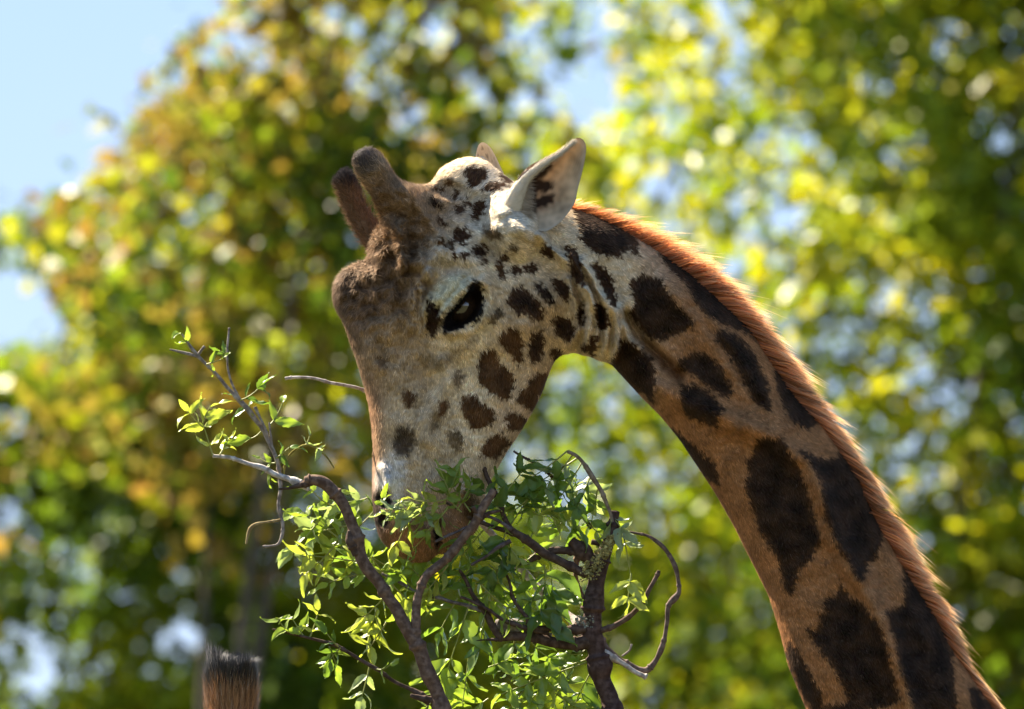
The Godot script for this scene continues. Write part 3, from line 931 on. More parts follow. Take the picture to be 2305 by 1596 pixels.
# ---------------------------------------------------------------- the second giraffe, of which only one horn reaches into the picture
func other_giraffe() -> void:
	var ground := W(1100, 1900, 60)
	ground.y = 0.0
	var g := thing("giraffe", "second giraffe showing only the tip of one black tufted horn", "giraffe", ground)
	var q := func(x: float, y: float, z: float, r: float) -> Vector4:
		var p := L(x, y, z)
		return Vector4(p.x, p.y, p.z, r / PX)
	var fur0 := Color(0.11, 0.05, 0.025)
	var fur1 := Color(0.21, 0.105, 0.05)
	var horn := Tube.new()
	add_tube(horn, [q.call(521, 1494, 60, 34), q.call(521, 1498, 60, 52), q.call(522, 1516, 60, 61), q.call(523, 1560, 60, 62), q.call(523, 1620, 60, 60), q.call(530, 1720, 55, 62), q.call(545, 1800, 40, 75)], 26, 12, fur0, fur1, 0.05, 3.0)
	for i in horn.c.size():
		var y := 798.0 - horn.v[i].y * PX + 14.0 * noise.get_noise_2d(horn.v[i].x * 9000.0, 3.0)
		horn.c[i] = horn.c[i].lerp(Color(0.012, 0.011, 0.012), smoothstep(1556.0, 1530.0, y))
	var body := Tube.new()
	var low := W(545, 1850, 40)
	var at := func(x: float, y: float, z: float, r: float) -> Vector4:
		var p: Vector3 = B.inverse() * (Vector3(x, y, z) + low - O)
		return Vector4(p.x, p.y, p.z, r)
	add_tube(body, [at.call(-0.34, -0.42, 0, 0.05), at.call(-0.25, -0.3, 0, 0.075), at.call(-0.08, -0.12, 0, 0.12), at.call(0.06, -0.02, -0.02, 0.13), at.call(0.2, -0.1, -0.03, 0.11), at.call(0.35, -0.4, -0.03, 0.12), at.call(0.6, -0.95, -0.03, 0.17), at.call(0.8, -1.3, -0.03, 0.27)], 20, 6, fur1, Color(0.3, 0.16, 0.07), 0.02, 4.0)
	var s0: float = -low.y
	add_tube(body, [at.call(0.65, -1.15, 0, 0.2), at.call(0.95, -1.5, 0, 0.4), at.call(1.4, -1.6, 0, 0.45), at.call(1.9, -1.65, 0, 0.38), at.call(2.1, -1.65, 0, 0.1)], 20, 6, fur1, Color(0.3, 0.16, 0.07), 0.02, 4.0)
	for s in [-1.0, 1.0]:
		for x in [1.0, 1.9]:
			add_tube(body, [at.call(x, -1.6, 0.2 * s, 0.17), at.call(x, -1.9, 0.2 * s, 0.1), at.call(x, s0 + 0.8, 0.2 * s, 0.07), at.call(x, s0 + 0.2, 0.2 * s, 0.045), at.call(x - 0.02, s0, 0.2 * s, 0.08)], 12, 4, fur1, Color(0.3, 0.16, 0.07), 0.02, 4.0)
	var skin := mat(Color.WHITE, 0.8, Color.BLACK, 0.3)
	plane_part("body", make_joined([tube_mesh(body), tube_mesh(horn)]), skin, g)
	var far_horn := Tube.new()
	add_tube(far_horn, [q.call(560, 1650, -110, 30), q.call(561, 1655, -110, 46), q.call(560, 1700, -110, 50), q.call(570, 1800, -70, 65)], 16, 8, fur0, fur1, 0.05, 3.0)
	plane_part("horn", tube_mesh(far_horn), skin, g)
	var h := Hairs.new()
	rng.seed = 8
	var hn := normals_of(horn.v, horn.idx)
	for k in 9000:
		var i := rng.randi() % (26 * 50)
		var y := 798.0 - horn.v[i].y * PX
		if y > 1640.0:
			continue
		var black := smoothstep(1562.0, 1530.0, y + rng.randf_range(-12, 12))
		var c := Color(0.26, 0.135, 0.065).lerp(Color(0.016, 0.015, 0.017), black) * rng.randf_range(0.5, 1.5)
		if rng.randf() < 0.06:
			c = c.lerp(Color(0.45, 0.38, 0.32), 0.5)
		c.a = 1.0
		var d := Vector3(rng.randf_range(-0.22, 0.22), 1.0, rng.randf_range(-0.22, 0.22))
		var jit := Vector3(rng.randf_range(-4, 4), rng.randf_range(-4, 4), rng.randf_range(-4, 4)) / PX
		add_hair(h, horn.v[i] + jit, hn[i], d, rng.randf_range(16, 40) / PX, rng.randf_range(1.0, 1.8) / PX, rng.randf_range(0.05, 0.42), c, c * 1.15)
	for k in 2600:
		var a := rng.randf() * TAU
		var r := 54.0 * sqrt(rng.randf())
		var p := L(521 + r * cos(a), 1508 + 0.24 * r * cos(a) + 0.1 * r, 60 + r * sin(a))
		var c := Color(0.02, 0.019, 0.021) * rng.randf_range(0.6, 1.6)
		if rng.randf() < 0.2:
			c = Color(0.32, 0.29, 0.27) * rng.randf_range(0.5, 1.3)
		c.a = 1.0
		var left := smoothstep(10.0, -50.0, r * cos(a))
		var d := Vector3(0.2 * cos(a) + rng.randf_range(-0.42, 0.42) - 0.08, 1.0, rng.randf_range(-0.42, 0.42))
		add_hair(h, p, Vector3(cos(a), 0.0, sin(a)).normalized(), d, (rng.randf_range(10, 40) + 26.0 * left) / PX, rng.randf_range(1.0, 1.7) / PX, 0.05, c, c * 1.2)
	plane_part("horn_hair", hair_mesh(h), mat(Color.WHITE, 0.45, Color(0.3, 0.3, 0.3), 0.5), g, true)

# ---------------------------------------------------------------- branches with leaves
var leaf_meshes := []
var leaf_mats := []
var leaf_tones := [Color(0.224, 0.297, 0.051), Color(0.146, 0.224, 0.040), Color(0.11, 0.175, 0.032), Color(0.337, 0.371, 0.073), Color(0.270, 0.326, 0.168), Color(0.359, 0.320, 0.078)]

func make_leaves() -> void:
	rng.seed = 77
	for kind in 12:
		const NL := 12
		const NW := 6
		var v := PackedVector3Array()
		var c := PackedColorArray()
		var idx := PackedInt32Array()
		var fold := rng.randf_range(0.15, 0.75)
		var curl := rng.randf_range(-1.1, 1.5) * (0.5 if kind % 2 == 0 else 1.0)
		var twist := rng.randf_range(-0.7, 0.7)
		var wide := rng.randf_range(0.18, 0.27)
		var wave := rng.randf_range(0.015, 0.06)
		var phase := rng.randf() * TAU
		var bite := rng.randf_range(-1.0, 1.0)
		for i in NL + 1:
			var t := float(i) / NL
			var w := wide * pow(sin(PI * pow(t, 0.72)), 0.85) * (1.0 - 0.25 * t)
			if i == NL:
				w = 0.0
			var ca := curl * t * t
			var mid := Vector3(0, sin(ca) / maxf(absf(curl), 0.01) if absf(curl) > 0.01 else t, 0)
			mid = Vector3(0, t * cos(ca * 0.55), t * sin(ca * 0.55))
			var tooth := 1.0 + (0.11 if i % 2 == 0 else -0.06)
			for j in NW + 1:
				var s := float(j) / NW * 2.0 - 1.0
				var a := absf(s)
				var x := s * w * (tooth if a > 0.9 else 1.0)
				if kind % 3 == 1 and s * bite > 0.3 and t > 0.45 and t < 0.72:
					x *= 0.66
				var up := a * w * tan(fold) + wave * sin(phase + t * 11.0 + s * 2.0) * a
				var p := Vector3(x, 0, up).rotated(Vector3(0, 1, 0), twist * t)
				v.append(mid + p.rotated(Vector3(1, 0, 0), ca * 0.8))
				var rib := exp(-a * a * 60.0) * (1.0 - 0.5 * t)
				var vein := 0.5 + 0.5 * cos((t * 9.0 - a * 1.6) * TAU)
				var g := 1.0 - 0.10 * pow(vein, 6.0)
				var n := noise.get_noise_3d(v[-1].x * 900.0, v[-1].y * 900.0, kind * 60.0)
				var col := Color(g * (1.0 + 0.15 * n), g * (1.0 + 0.10 * n), g).lerp(Color(1.9, 1.5, 1.6), rib * 0.55)
				if kind % 5 == 2:
					col = col.lerp(Color(2.2, 1.15, 0.9), smoothstep(0.15, 0.5, n) * 0.8)
				col.a = 1.0
				c.append(col)
		for i in NL:
			for j in NW:
				var a := i * (NW + 1) + j
				idx.append_array([a, a + NW + 1, a + 1, a + 1, a + NW + 1, a + NW + 2])
		leaf_meshes.append(make_mesh(v, normals_of(v, idx), c, idx))
	for col in leaf_tones:
		leaf_mats.append(mat(col, 0.36, Color(0.95, 1.0, 0.45), 0.42))

var leaf_count := {}
var loose := {}

func add_leaf(thing_of: Node3D, host: Node3D, at: Vector3, dir: Vector3, face: Vector3, size: float, tone := -1) -> void:
	var y := dir.normalized()
	var z := (face - y * face.dot(y)).normalized()
	var x := y.cross(z)
	var shape: ArrayMesh = leaf_meshes[rng.randi() % leaf_meshes.size()]
	var hue: int = tone if tone >= 0 else [0, 0, 1, 1, 2, 3, 4, 5][rng.randi() % 8]
	var put := Transform3D(Basis(x, y, z) * Basis.from_scale(Vector3(size, size, size)), at)
	leaf_count[thing_of] = leaf_count.get(thing_of, 0) + 1
	if leaf_count[thing_of] > 300:
		if not loose.has(thing_of):
			loose[thing_of] = Tube.new()
		var tb: Tube = loose[thing_of]
		var arr := shape.surface_get_arrays(0)
		var first := tb.v.size()
		var tint_of: Color = leaf_tones[hue]
		for p in arr[Mesh.ARRAY_VERTEX]:
			tb.v.append(put * p)
		for c in arr[Mesh.ARRAY_COLOR]:
			tb.c.append(Color(c.r * tint_of.r, c.g * tint_of.g, c.b * tint_of.b))
		for k in arr[Mesh.ARRAY_INDEX]:
			tb.idx.append(first + k)
		return
	var m := MeshInstance3D.new()
	m.name = "leaf"
	m.mesh = shape
	m.material_override = leaf_mats[hue]
	m.transform = put
	host.add_child(m, true)

# a leaf stalk from a to b with leaflets in pairs and one at its end; a, b in plane units
func spray(host: Node3D, a: Vector3, b: Vector3, sag: float, pairs: int, size: float, tone := -1, stalk := 2.2) -> void:
	var off := O - host.position
	var mid := (a + b) * 0.5 + Vector3(0, -sag, 0)
	var pts := []
	for k in 7:
		var t := k / 6.0
		var p := a.lerp(mid, t).lerp(mid.lerp(b, t), t)
		var l := L(p.x, 1596.0 - p.y, p.z)   # y counted upwards here
		var w := off + B * l
		pts.append(Vector4(w.x, w.y, w.z, lerpf(stalk, stalk * 0.5, t) / PX))
	var tb := Tube.new()
	add_tube(tb, pts, 6, 2, Color(0.22, 0.25, 0.05), Color(0.30, 0.27, 0.08), 0.08, 20.0)
	var stem := part("leaf_stalk", tube_mesh(tb), stalk_mat, host)
	var n := pts.size()
	for k in pairs + 1:
		var t := 1.0 if k == pairs else lerpf(0.3, 0.88, float(k) / maxf(pairs - 1, 1.0))
		var s := t * (n - 1.001)
		var i := int(s)
		var p4: Vector4 = pts[i].lerp(pts[i + 1], s - i)
		var d4: Vector4 = pts[i + 1] - pts[i]
		var p := Vector3(p4.x, p4.y, p4.z)
		var d := Vector3(d4.x, d4.y, d4.z).normalized()
		for side in ([0.0] if k == pairs else [-1.0, 1.0]):
			var across := d.cross(Vector3(0, 0.15, 1).normalized()).normalized()
			var dir: Vector3 = d * rng.randf_range(0.5, 1.0) + across * side * rng.randf_range(0.7, 1.2) + Vector3(rng.randf_range(-0.35, 0.35), rng.randf_range(-0.65, 0.1), rng.randf_range(-0.5, 0.5))
			var face := Vector3(rng.randf_range(-0.8, 0.8), rng.randf_range(0.0, 1.1), rng.randf_range(-0.2, 1.0))
			add_leaf(host, stem, p, dir, face, size * rng.randf_range(0.62, 1.22) / PX, tone)

var stalk_mat: StandardMaterial3D
var bark_mat: StandardMaterial3D

func twig(host: Node3D, called: String, raw: Array, z: float, sides: int, c0: Color, c1: Color, lump := 0.12, knots := 1.0) -> void:
	var pts := []
	var off := O - host.position
	for i in range(0, raw.size(), 4):
		var w := off + B * L(raw[i], raw[i + 1], z + raw[i + 2])
		pts.append(Vector4(w.x, w.y, w.z, raw[i + 3] / PX))
	var tb := Tube.new()
	add_tube(tb, pts, sides + 4, 18, c0 * 0.85, c1 * 1.2, lump * 1.1, 14.0, knots)
	part(called, tube_mesh(tb), bark_mat, host)

func sprays(host: Node3D, z: float, list: Array) -> void:
	for s in list:
		spray(host, Vector3(s[0], 1596.0 - s[1], z + s[6]), Vector3(s[2], 1596.0 - s[3], z + s[6] + rng.randf_range(-20, 20)), rng.randf_range(-6, 14), s[4], s[5], s[7] if s.size() > 7 else -1)

func browse() -> void:
	make_leaves()
	stalk_mat = mat(Color.WHITE, 0.5, Color(0.3, 0.3, 0.1), 0.5)
	bark_mat = mat(Color(0.72, 0.69, 0.67), 0.85, Color.BLACK, 0.15)
	var rough := FastNoiseLite.new()
	rough.seed = 31
	rough.frequency = 0.02
	rough.fractal_octaves = 5
	var bump_tex := NoiseTexture2D.new()
	bump_tex.width = 512
	bump_tex.height = 512
	bump_tex.seamless = true
	bump_tex.as_normal_map = true
	bump_tex.bump_strength = 5.0
	bump_tex.noise = rough
	var tone_tex := NoiseTexture2D.new()
	tone_tex.width = 512
	tone_tex.height = 512
	tone_tex.seamless = true
	tone_tex.noise = rough
	var ramp := Gradient.new()
	ramp.set_color(0, Color(0.66, 0.63, 0.61))
	ramp.set_color(1, Color(1.0, 1.0, 1.0))
	ramp.set_offset(0, 0.25)
	ramp.set_offset(1, 0.75)
	tone_tex.color_ramp = ramp
	bark_mat.albedo_texture = tone_tex
	bark_mat.normal_enabled = true
	bark_mat.normal_texture = bump_tex
	bark_mat.normal_scale = 1.0
	bark_mat.uv1_triplanar = true
	bark_mat.uv1_scale = Vector3(6, 6, 6)
	var d0 := Color(0.045, 0.032, 0.028)
	var d1 := Color(0.12, 0.085, 0.07)
	var g0 := Color(0.17, 0.15, 0.14)
	var g1 := Color(0.36, 0.33, 0.31)
	rng.seed = 1234
	# the forked branch in front
	var at := W(1090, 1900, 150)
	at.y = 0.0
	var a := thing("forked_branch", "brown forked branch in front of the muzzle with a broken curved top", "branch", at)
	twig(a, "stem", [1190, 2350, -40, 30, 1090, 1900, -10, 27, 1035, 1700, 0, 24, 1000, 1596, 0, 21, 968, 1520, 0, 20, 938, 1440, 0, 20, 905, 1385, 0, 18, 865, 1325, 0, 16, 826, 1268, 0, 17, 806, 1215, 0, 17, 790, 1160, 0, 15, 762, 1115, 0, 16, 735, 1088, 0, 17, 706, 1078, 0, 15, 688, 1080, 0, 11], 150, 16, Color(0.075, 0.05, 0.04), Color(0.19, 0.135, 0.105), 0.09, 0.5)
	twig(a, "stem_foot", [1190, 2350, -40, 30, 1230, 2900, -60, 38, 1240, 4000, -60, 44, 1240, 5900, -60, 50], 150, 12, d0, d1)
	twig(a, "fork", [945, 1450, 2, 14, 938, 1395, 2, 11, 941, 1345, 2, 11, 955, 1305, 2, 12, 983, 1274, 2, 13, 1015, 1248, 4, 12, 1050, 1200, 6, 13, 1078, 1158, 8, 13, 1098, 1125, 8, 12, 1112, 1100, 8, 9], 150, 14, Color(0.075, 0.05, 0.04), Color(0.21, 0.155, 0.125), 0.09, 0.6)
	twig(a, "stub", [1083, 1160, 8, 6, 1072, 1146, 14, 6, 1066, 1136, 18, 6], 150, 8, d0, d1)
	twig(a, "stub", [1085, 1165, 8, 6, 1103, 1152, 10, 6, 1128, 1145, 8, 3], 150, 8, d0, d1)
	twig(a, "bark_shard", [808, 1245, 4, 10, 793, 1215, 6, 9, 789, 1190, 8, 3], 150, 8, d0, d1, 0.4)
	twig(a, "broken_tip", [705, 1085, 0, 8, 680, 1092, 0, 7, 655, 1096, 0, 4, 632, 1098, 0, 2], 150, 8, d0, d1, 0.3)
	twig(a, "side_twig", [968, 1575, -4, 9, 935, 1552, -6, 6, 900, 1533, -8, 5, 860, 1505, -8, 5, 815, 1478, -8, 5, 770, 1452, -8, 5, 705, 1432, -8, 4, 655, 1420, -8, 3, 618, 1411, -8, 2.5], 150, 9, d0, d1)
	twig(a, "stub", [975, 1570, 0, 8, 945, 1565, 6, 6, 925, 1560, 8, 5], 150, 8, d0, d1)
	sprays(a, 150, [[690, 1430, 660, 1385, 2, 48, -8, 0], [700, 1432, 720, 1370, 2, 52, -8, 3], [765, 1450, 740, 1420, 1, 55, 0, 2], [770, 1452, 745, 1480, 2, 52, -4, 2], [655, 1420, 632, 1390, 1, 40, -8, 0], [850, 1500, 880, 1490, 1, 45, -4, 0], [835, 1492, 818, 1560, 2, 58, -10, 4], [745, 1450, 760, 1490, 1, 50, -6, 0]])
	# the thin pale twig with young leaves, held up to the left
	at = W(632, 1400, 130)
	at.y = 0.0
	var b := thing("young_twig", "thin grey twig with small young leaves reaching up to the left", "twig", at)
	twig(b, "stem", [640, 1176, 0, 5, 632, 1130, 0, 5, 636, 1090, 0, 6, 630, 1045, 0, 6, 612, 1000, 0, 6, 592, 962, 0, 6, 568, 930, 0, 6, 535, 892, 0, 5.5, 505, 858, 0, 5, 478, 828, 0, 4.5, 450, 802, 0, 4, 430, 775, 0, 3, 416, 752, 0, 2], 130, 10, g0, g1, 0.06, 0.8)
	twig(b, "white_twig", [700, 1095, 14, 9, 668, 1082, 10, 9, 630, 1070, 4, 8, 600, 1055, 4, 8, 560, 1040, 0, 6, 530, 1030, 0, 6, 505, 1026, 0, 5, 484, 1024, 0, 5], 130, 10, Color(0.42, 0.40, 0.39), Color(0.62, 0.60, 0.58), 0.06, 1.2)
	twig(b, "shoot", [546, 905, 0, 4, 530, 870, 4, 3.5, 519, 835, 6, 3, 516, 800, 6, 3, 519, 765, 6, 3, 521, 738, 6, 3], 130, 8, g0, g1, 0.06, 1.0)
	twig(b, "shoot", [608, 990, 0, 5, 600, 965, 6, 4, 590, 940, 8, 3.5, 578, 915, 8, 3], 130, 8, g0, g1, 0.06, 1.0)
	twig(b, "shoot", [450, 802, 0, 3, 457, 790, 4, 2.5, 466, 779, 4, 2.5], 130, 7, g0, g1)
	twig(b, "shoot", [452, 804, 0, 3, 420, 795, 0, 2.5, 388, 787, 0, 2], 130, 7, g0, g1)
	twig(b, "shoot", [618, 1010, 0, 3, 612, 970, 6, 2.5, 610, 950, 6, 2.5], 130, 7, g0, g1)
	twig(b, "curled_twig", [638, 1168, 0, 4, 608, 1172, 0, 3.5, 580, 1177, 0, 3, 566, 1192, 0, 3, 560, 1222, 0, 2.5], 130, 8, Color(0.3, 0.24, 0.12), Color(0.42, 0.34, 0.18), 0.06)
	twig(b, "curled_twig", [640, 1172, 0, 5, 640, 1200, 0, 4, 628, 1222, 0, 3, 596, 1226, 0, 3], 130, 8, g0, g1)
	twig(b, "curled_twig", [642, 1070, 0, 3, 646, 1040, 6, 3, 662, 1015, 8, 3, 690, 1000, 8, 3, 716, 1006, 8, 2.5, 738, 1026, 8, 2, 755, 1052, 8, 1.5], 130, 7, Color(0.25, 0.24, 0.05), Color(0.36, 0.33, 0.09), 0.06)
	sprays(b, 130, [[484, 1024, 462, 950, 2, 52, 4, 3], [462, 960, 430, 925, 2, 46, 4, 3], [462, 950, 478, 915, 1, 58, 4, 3], [500, 1022, 520, 985, 2, 36, 4, 3], [470, 820, 505, 808, 1, 30, 4, 0], [430, 780, 410, 750, 1, 36, 0, 0], [516, 800, 500, 790, 1, 34, 6, 2], [545, 900, 590, 870, 2, 54, 6, 2], [575, 935, 530, 890, 1, 46, 6, 2], [612, 955, 640, 905, 1, 60, 6, 0], [600, 960, 570, 985, 0, 70, -4, 0], [625, 1030, 655, 1005, 1, 36, 4, 2], [625, 1040, 590, 1030, 1, 34, 4, 0], [690, 1000, 700, 980, 1, 32, 8, 4], [716, 1006, 730, 1010, 1, 30, 8, 4], [605, 1058, 615, 1075, 1, 34, 4, 0]])
	# the lichened branch with the leafy side shoots
	at = W(1450, 1900, 40)
	at.y = 0.0
	var c := thing("lichened_branch", "dark upright branch with yellow lichen and many hanging green leaves", "branch", at)
	twig(c, "stem", [1470, 2300, -20, 36, 1440, 1900, 0, 32, 1405, 1690, 0, 28, 1378, 1596, 0, 26, 1356, 1530, 0, 25, 1343, 1470, 0, 25, 1334, 1420, 0, 30, 1335, 1370, 0, 24, 1342, 1310, 0, 24, 1352, 1260, 0, 25, 1368, 1225, 0, 18, 1379, 1190, 0, 14, 1386, 1148, 0, 13], 40, 18, Color(0.035, 0.026, 0.024), Color(0.105, 0.075, 0.066), 0.10, 0.7)
	twig(c, "stem_foot", [1470, 2300, -20, 36, 1500, 3200, -20, 46, 1500, 5800, -20, 60], 40, 14, d0, d1)
	twig(c, "stump", [1345, 1275, 4, 18, 1322, 1252, 8, 17, 1300, 1228, 8, 15, 1285, 1215, 6, 12], 40, 14, d0, d1, 0.16)
	twig(c, "limb", [1322, 1292, 10, 13, 1265, 1265, 14, 12, 1215, 1236, 16, 13, 1175, 1208, 16, 11, 1146, 1180, 18, 8, 1126, 1140, 20, 7, 1108, 1095, 22, 7, 1090, 1055, 24, 6, 1076, 1026, 24, 7, 1066, 1010, 24, 7], 40, 12, d0, d1, 0.08, 1.0)
	twig(c, "stub", [1072, 1018, 24, 5, 1060, 1016, 26, 4, 1052, 1012, 26, 3], 40, 7, d0, d1)
	twig(c, "stub", [1072, 1020, 24, 4, 1080, 1012, 26, 4, 1083, 1004, 26, 3], 40, 7, d0, d1)
	twig(c, "limb", [1178, 1208, 14, 9, 1140, 1192, 12, 7, 1100, 1180, 12, 6, 1060, 1165, 16, 5, 1030, 1145, 20, 4, 1005, 1130, 22, 3], 40, 9, d0, d1, 0.1, 0.8)
	twig(c, "limb", [1310, 1240, 4, 13, 1270, 1240, 2, 11, 1232, 1240, 0, 11, 1205, 1252, -2, 10, 1185, 1265, -4, 9, 1160, 1265, -4, 8, 1142, 1256, -4, 5], 40, 10, d0, d1, 0.12, 1.0)
	twig(c, "limb", [1300, 1236, -10, 8, 1297, 1270, -14, 7, 1297, 1300, -14, 7, 1306, 1330, -12, 7, 1318, 1352, -8, 6, 1326, 1368, -4, 6], 40, 9, Color(0.12, 0.08, 0.06), Color(0.25, 0.18, 0.13), 0.1, 0.8)
	twig(c, "limb", [1325, 1440, 4, 22, 1280, 1448, 8, 16, 1235, 1440, 10, 15, 1195, 1430, 10, 14, 1160, 1432, 10, 13, 1128, 1430, 10, 11, 1108, 1402, 10, 9, 1085, 1362, 10, 8, 1060, 1330, 10, 6, 1045, 1300, 10, 5, 1034, 1280, 10, 4], 40, 12, d0, d1, 0.12, 0.8)
	twig(c, "cut_limb", [1240, 1432, 0, 13, 1200, 1424, -4, 14, 1160, 1412, -8, 14, 1116, 1403, -10, 12], 40, 12, Color(0.12, 0.11, 0.11), Color(0.32, 0.30, 0.31), 0.14)
	twig(c, "thorn", [1130, 1438, 12, 6, 1108, 1437, 14, 4, 1072, 1440, 14, 1], 40, 8, d0, d1)
	twig(c, "limb", [1318, 1412, 14, 12, 1280, 1414, 18, 10, 1240, 1414, 20, 9, 1200, 1408, 20, 9, 1188, 1388, 20, 6, 1170, 1368, 20, 5, 1155, 1345, 20, 5, 1150, 1320, 20, 4, 1140, 1290, 20, 3], 40, 10, d0, d1, 0.12, 1.0)
	twig(c, "thin_limb", [1236, 1424, 22, 6, 1190, 1412, 24, 5, 1140, 1395, 24, 5, 1095, 1368, 24, 4, 1060, 1350, 24, 4, 1036, 1342, 24, 4], 40, 8, d0, d1, 0.1, 0.8)
	twig(c, "thin_limb", [1085, 1372, 8, 6, 1040, 1358, 6, 5, 990, 1345, 4, 5, 940, 1332, 0, 4, 900, 1310, -6, 4, 860, 1290, -10, 3], 40, 8, g0 * 0.7, g1 * 0.6, 0.08, 0.8)
	twig(c, "right_shoot", [1350, 1418, 4, 9, 1385, 1408, 8, 8, 1420, 1385, 10, 7, 1448, 1352, 12, 7, 1466, 1315, 12, 6, 1480, 1288, 12, 6, 1482, 1282, 12, 5], 40, 10, Color(0.07, 0.05, 0.042), Color(0.16, 0.115, 0.095), 0.09, 1.0)
	twig(c, "looped_shoot", [1345, 1420, -4, 12, 1362, 1455, -8, 11, 1382, 1478, -8, 10, 1415, 1495, -8, 10, 1450, 1508, -8, 10, 1466, 1500, -8, 9, 1480, 1478, -8, 7, 1492, 1440, -8, 6, 1500, 1400, -8, 6, 1504, 1365, -8, 7, 1520, 1345, -8, 8, 1528, 1325, -8, 6, 1525, 1290, -8, 5.5, 1512, 1258, -8, 5, 1490, 1228, -8, 4.5, 1460, 1208, -8, 4, 1425, 1198, -8, 3.5, 1395, 1193, -4, 3.5, 1380, 1195, 0, 4], 40, 10, Color(0.08, 0.06, 0.055), Color(0.20, 0.155, 0.135), 0.08, 0.9)
	twig(c, "peeled_stub", [1356, 1462, 4, 7, 1395, 1488, 8, 7, 1430, 1510, 10, 7, 1454, 1522, 10, 8], 40, 9, Color(0.45, 0.42, 0.38), Color(0.6, 0.57, 0.52), 0.06)
	twig(c, "dry_twig", [1400, 1475, 0, 3, 1416, 1462, 4, 2.5, 1420, 1448, 4, 3], 40, 7, g0, g1, 0.2)
	twig(c, "arched_shoot", [1382, 1200, 6, 6, 1378, 1170, 8, 5, 1368, 1140, 8, 5, 1352, 1105, 10, 5, 1336, 1075, 10, 5, 1316, 1045, 10, 5, 1296, 1024, 10, 5, 1277, 1014, 10, 5], 40, 9, Color(0.14, 0.12, 0.09), Color(0.30, 0.25, 0.19), 0.07, 0.9)
	twig(c, "thin_limb", [1376, 1245, -8, 7, 1350, 1222, -12, 8, 1330, 1218, -14, 8], 40, 8, d0, d1)
	twig(c, "thin_limb", [1205, 1043, -30, 4, 1180, 1030, -30, 3.5, 1156, 1015, -30, 3], 40, 7, d0, d1)
	twig(c, "thin_limb", [1205, 1043, -30, 4, 1270, 1100, -30, 5, 1330, 1190, -20, 7], 40, 7, d0, d1)
	twig(c, "thin_limb", [1150, 1215, 30, 5, 1120, 1232, 34, 4, 1090, 1252, 34, 4, 1060, 1270, 34, 3], 40, 7, Color(0.07, 0.06, 0.07), Color(0.16, 0.14, 0.15))
	twig(c, "thin_limb", [1040, 1190, 90, 3, 1000, 1206, 90, 3, 985, 1215, 90, 3, 1060, 1180, 90, 3, 1100, 1160, 80, 4, 1150, 1190, 60, 5], 40, 7, Color(0.07, 0.06, 0.07), Color(0.16, 0.14, 0.15))
	twig(c, "back_twig", [640, 851, -130, 5, 662, 849, -130, 4.5, 700, 853, -130, 4.5, 737, 861, -130, 5, 775, 866, -130, 5, 825, 882, -130, 5.5, 900, 930, -150, 7, 1010, 1080, -190, 9, 1150, 1260, -150, 11, 1290, 1400, -60, 13, 1335, 1450, 0, 14], 40, 9, Color(0.42, 0.40, 0.39), Color(0.60, 0.58, 0.56), 0.07, 0.9)
	# lichen: crusty little plates
	var lich := Tube.new()
	for k in 900:
		var t := rng.randf()
		var p := Vector2(1328, 1288).lerp(Vector2(1384, 1205), t) + Vector2(rng.randf_range(-26, 14), rng.randf_range(-12, 20)) * (1.0 - 0.5 * t)
		if k > 760:
			p = Vector2(1315, 1398) + Vector2(rng.randf_range(-20, 20), rng.randf_range(-14, 12))
		var w := O - c.position + B * L(p.x, p.y, 40 + rng.randf_range(10, 25))
		var r := rng.randf_range(1.6, 4.2) / PX
		var n := Vector3(rng.randf_range(-0.8, 0.8), rng.randf_range(-0.8, 0.8), 1).normalized()
		var sx := n.cross(Vector3(0, 1, 0)).normalized()
		var sy := n.cross(sx)
		var i := lich.v.size()
		var col := Color(0.46, 0.43, 0.17) * rng.randf_range(0.6, 1.4) if k <= 760 else Color(0.32, 0.34, 0.28) * rng.randf_range(0.6, 1.3)
		col.a = 1.0
		lich.v.append(w + n * r * 0.5)
		lich.c.append(col)
		for e in 6:
			lich.v.append(w + (sx * cos(e * TAU / 6) + sy * sin(e * TAU / 6)) * r * rng.randf_range(0.6, 1.2))
			lich.c.append(col * 0.9)
		for e in 6:
			lich.idx.append_array([i, i + 1 + e, i + 1 + (e + 1) % 6])
	part("lichen", tube_mesh(lich), bark_mat, c, true)
	# leaves: in front of the muzzle
	sprays(c, 40, [
		[1005, 1130, 870, 1145, 4, 62, 100, 4], [1010, 1120, 925, 1120, 3, 50, 110, 3], [1020, 1125, 985, 1040, 1, 60, 110, 0], [1000, 1130, 1030, 1060, 3, 46, 105, 0], [930, 1150, 895, 1225, 2, 62, 105, 3], [1010, 1140, 960, 1195, 2, 48, 105, 0], [1030, 1145, 1060, 1090, 2, 44, 100, 0], [990, 1140, 900, 1160, 1, 60, 108, 4], [1000, 1150, 950, 1170, 2, 44, 104, 3], [1040, 1150, 1000, 1100, 2, 40, 100, 0],
	])
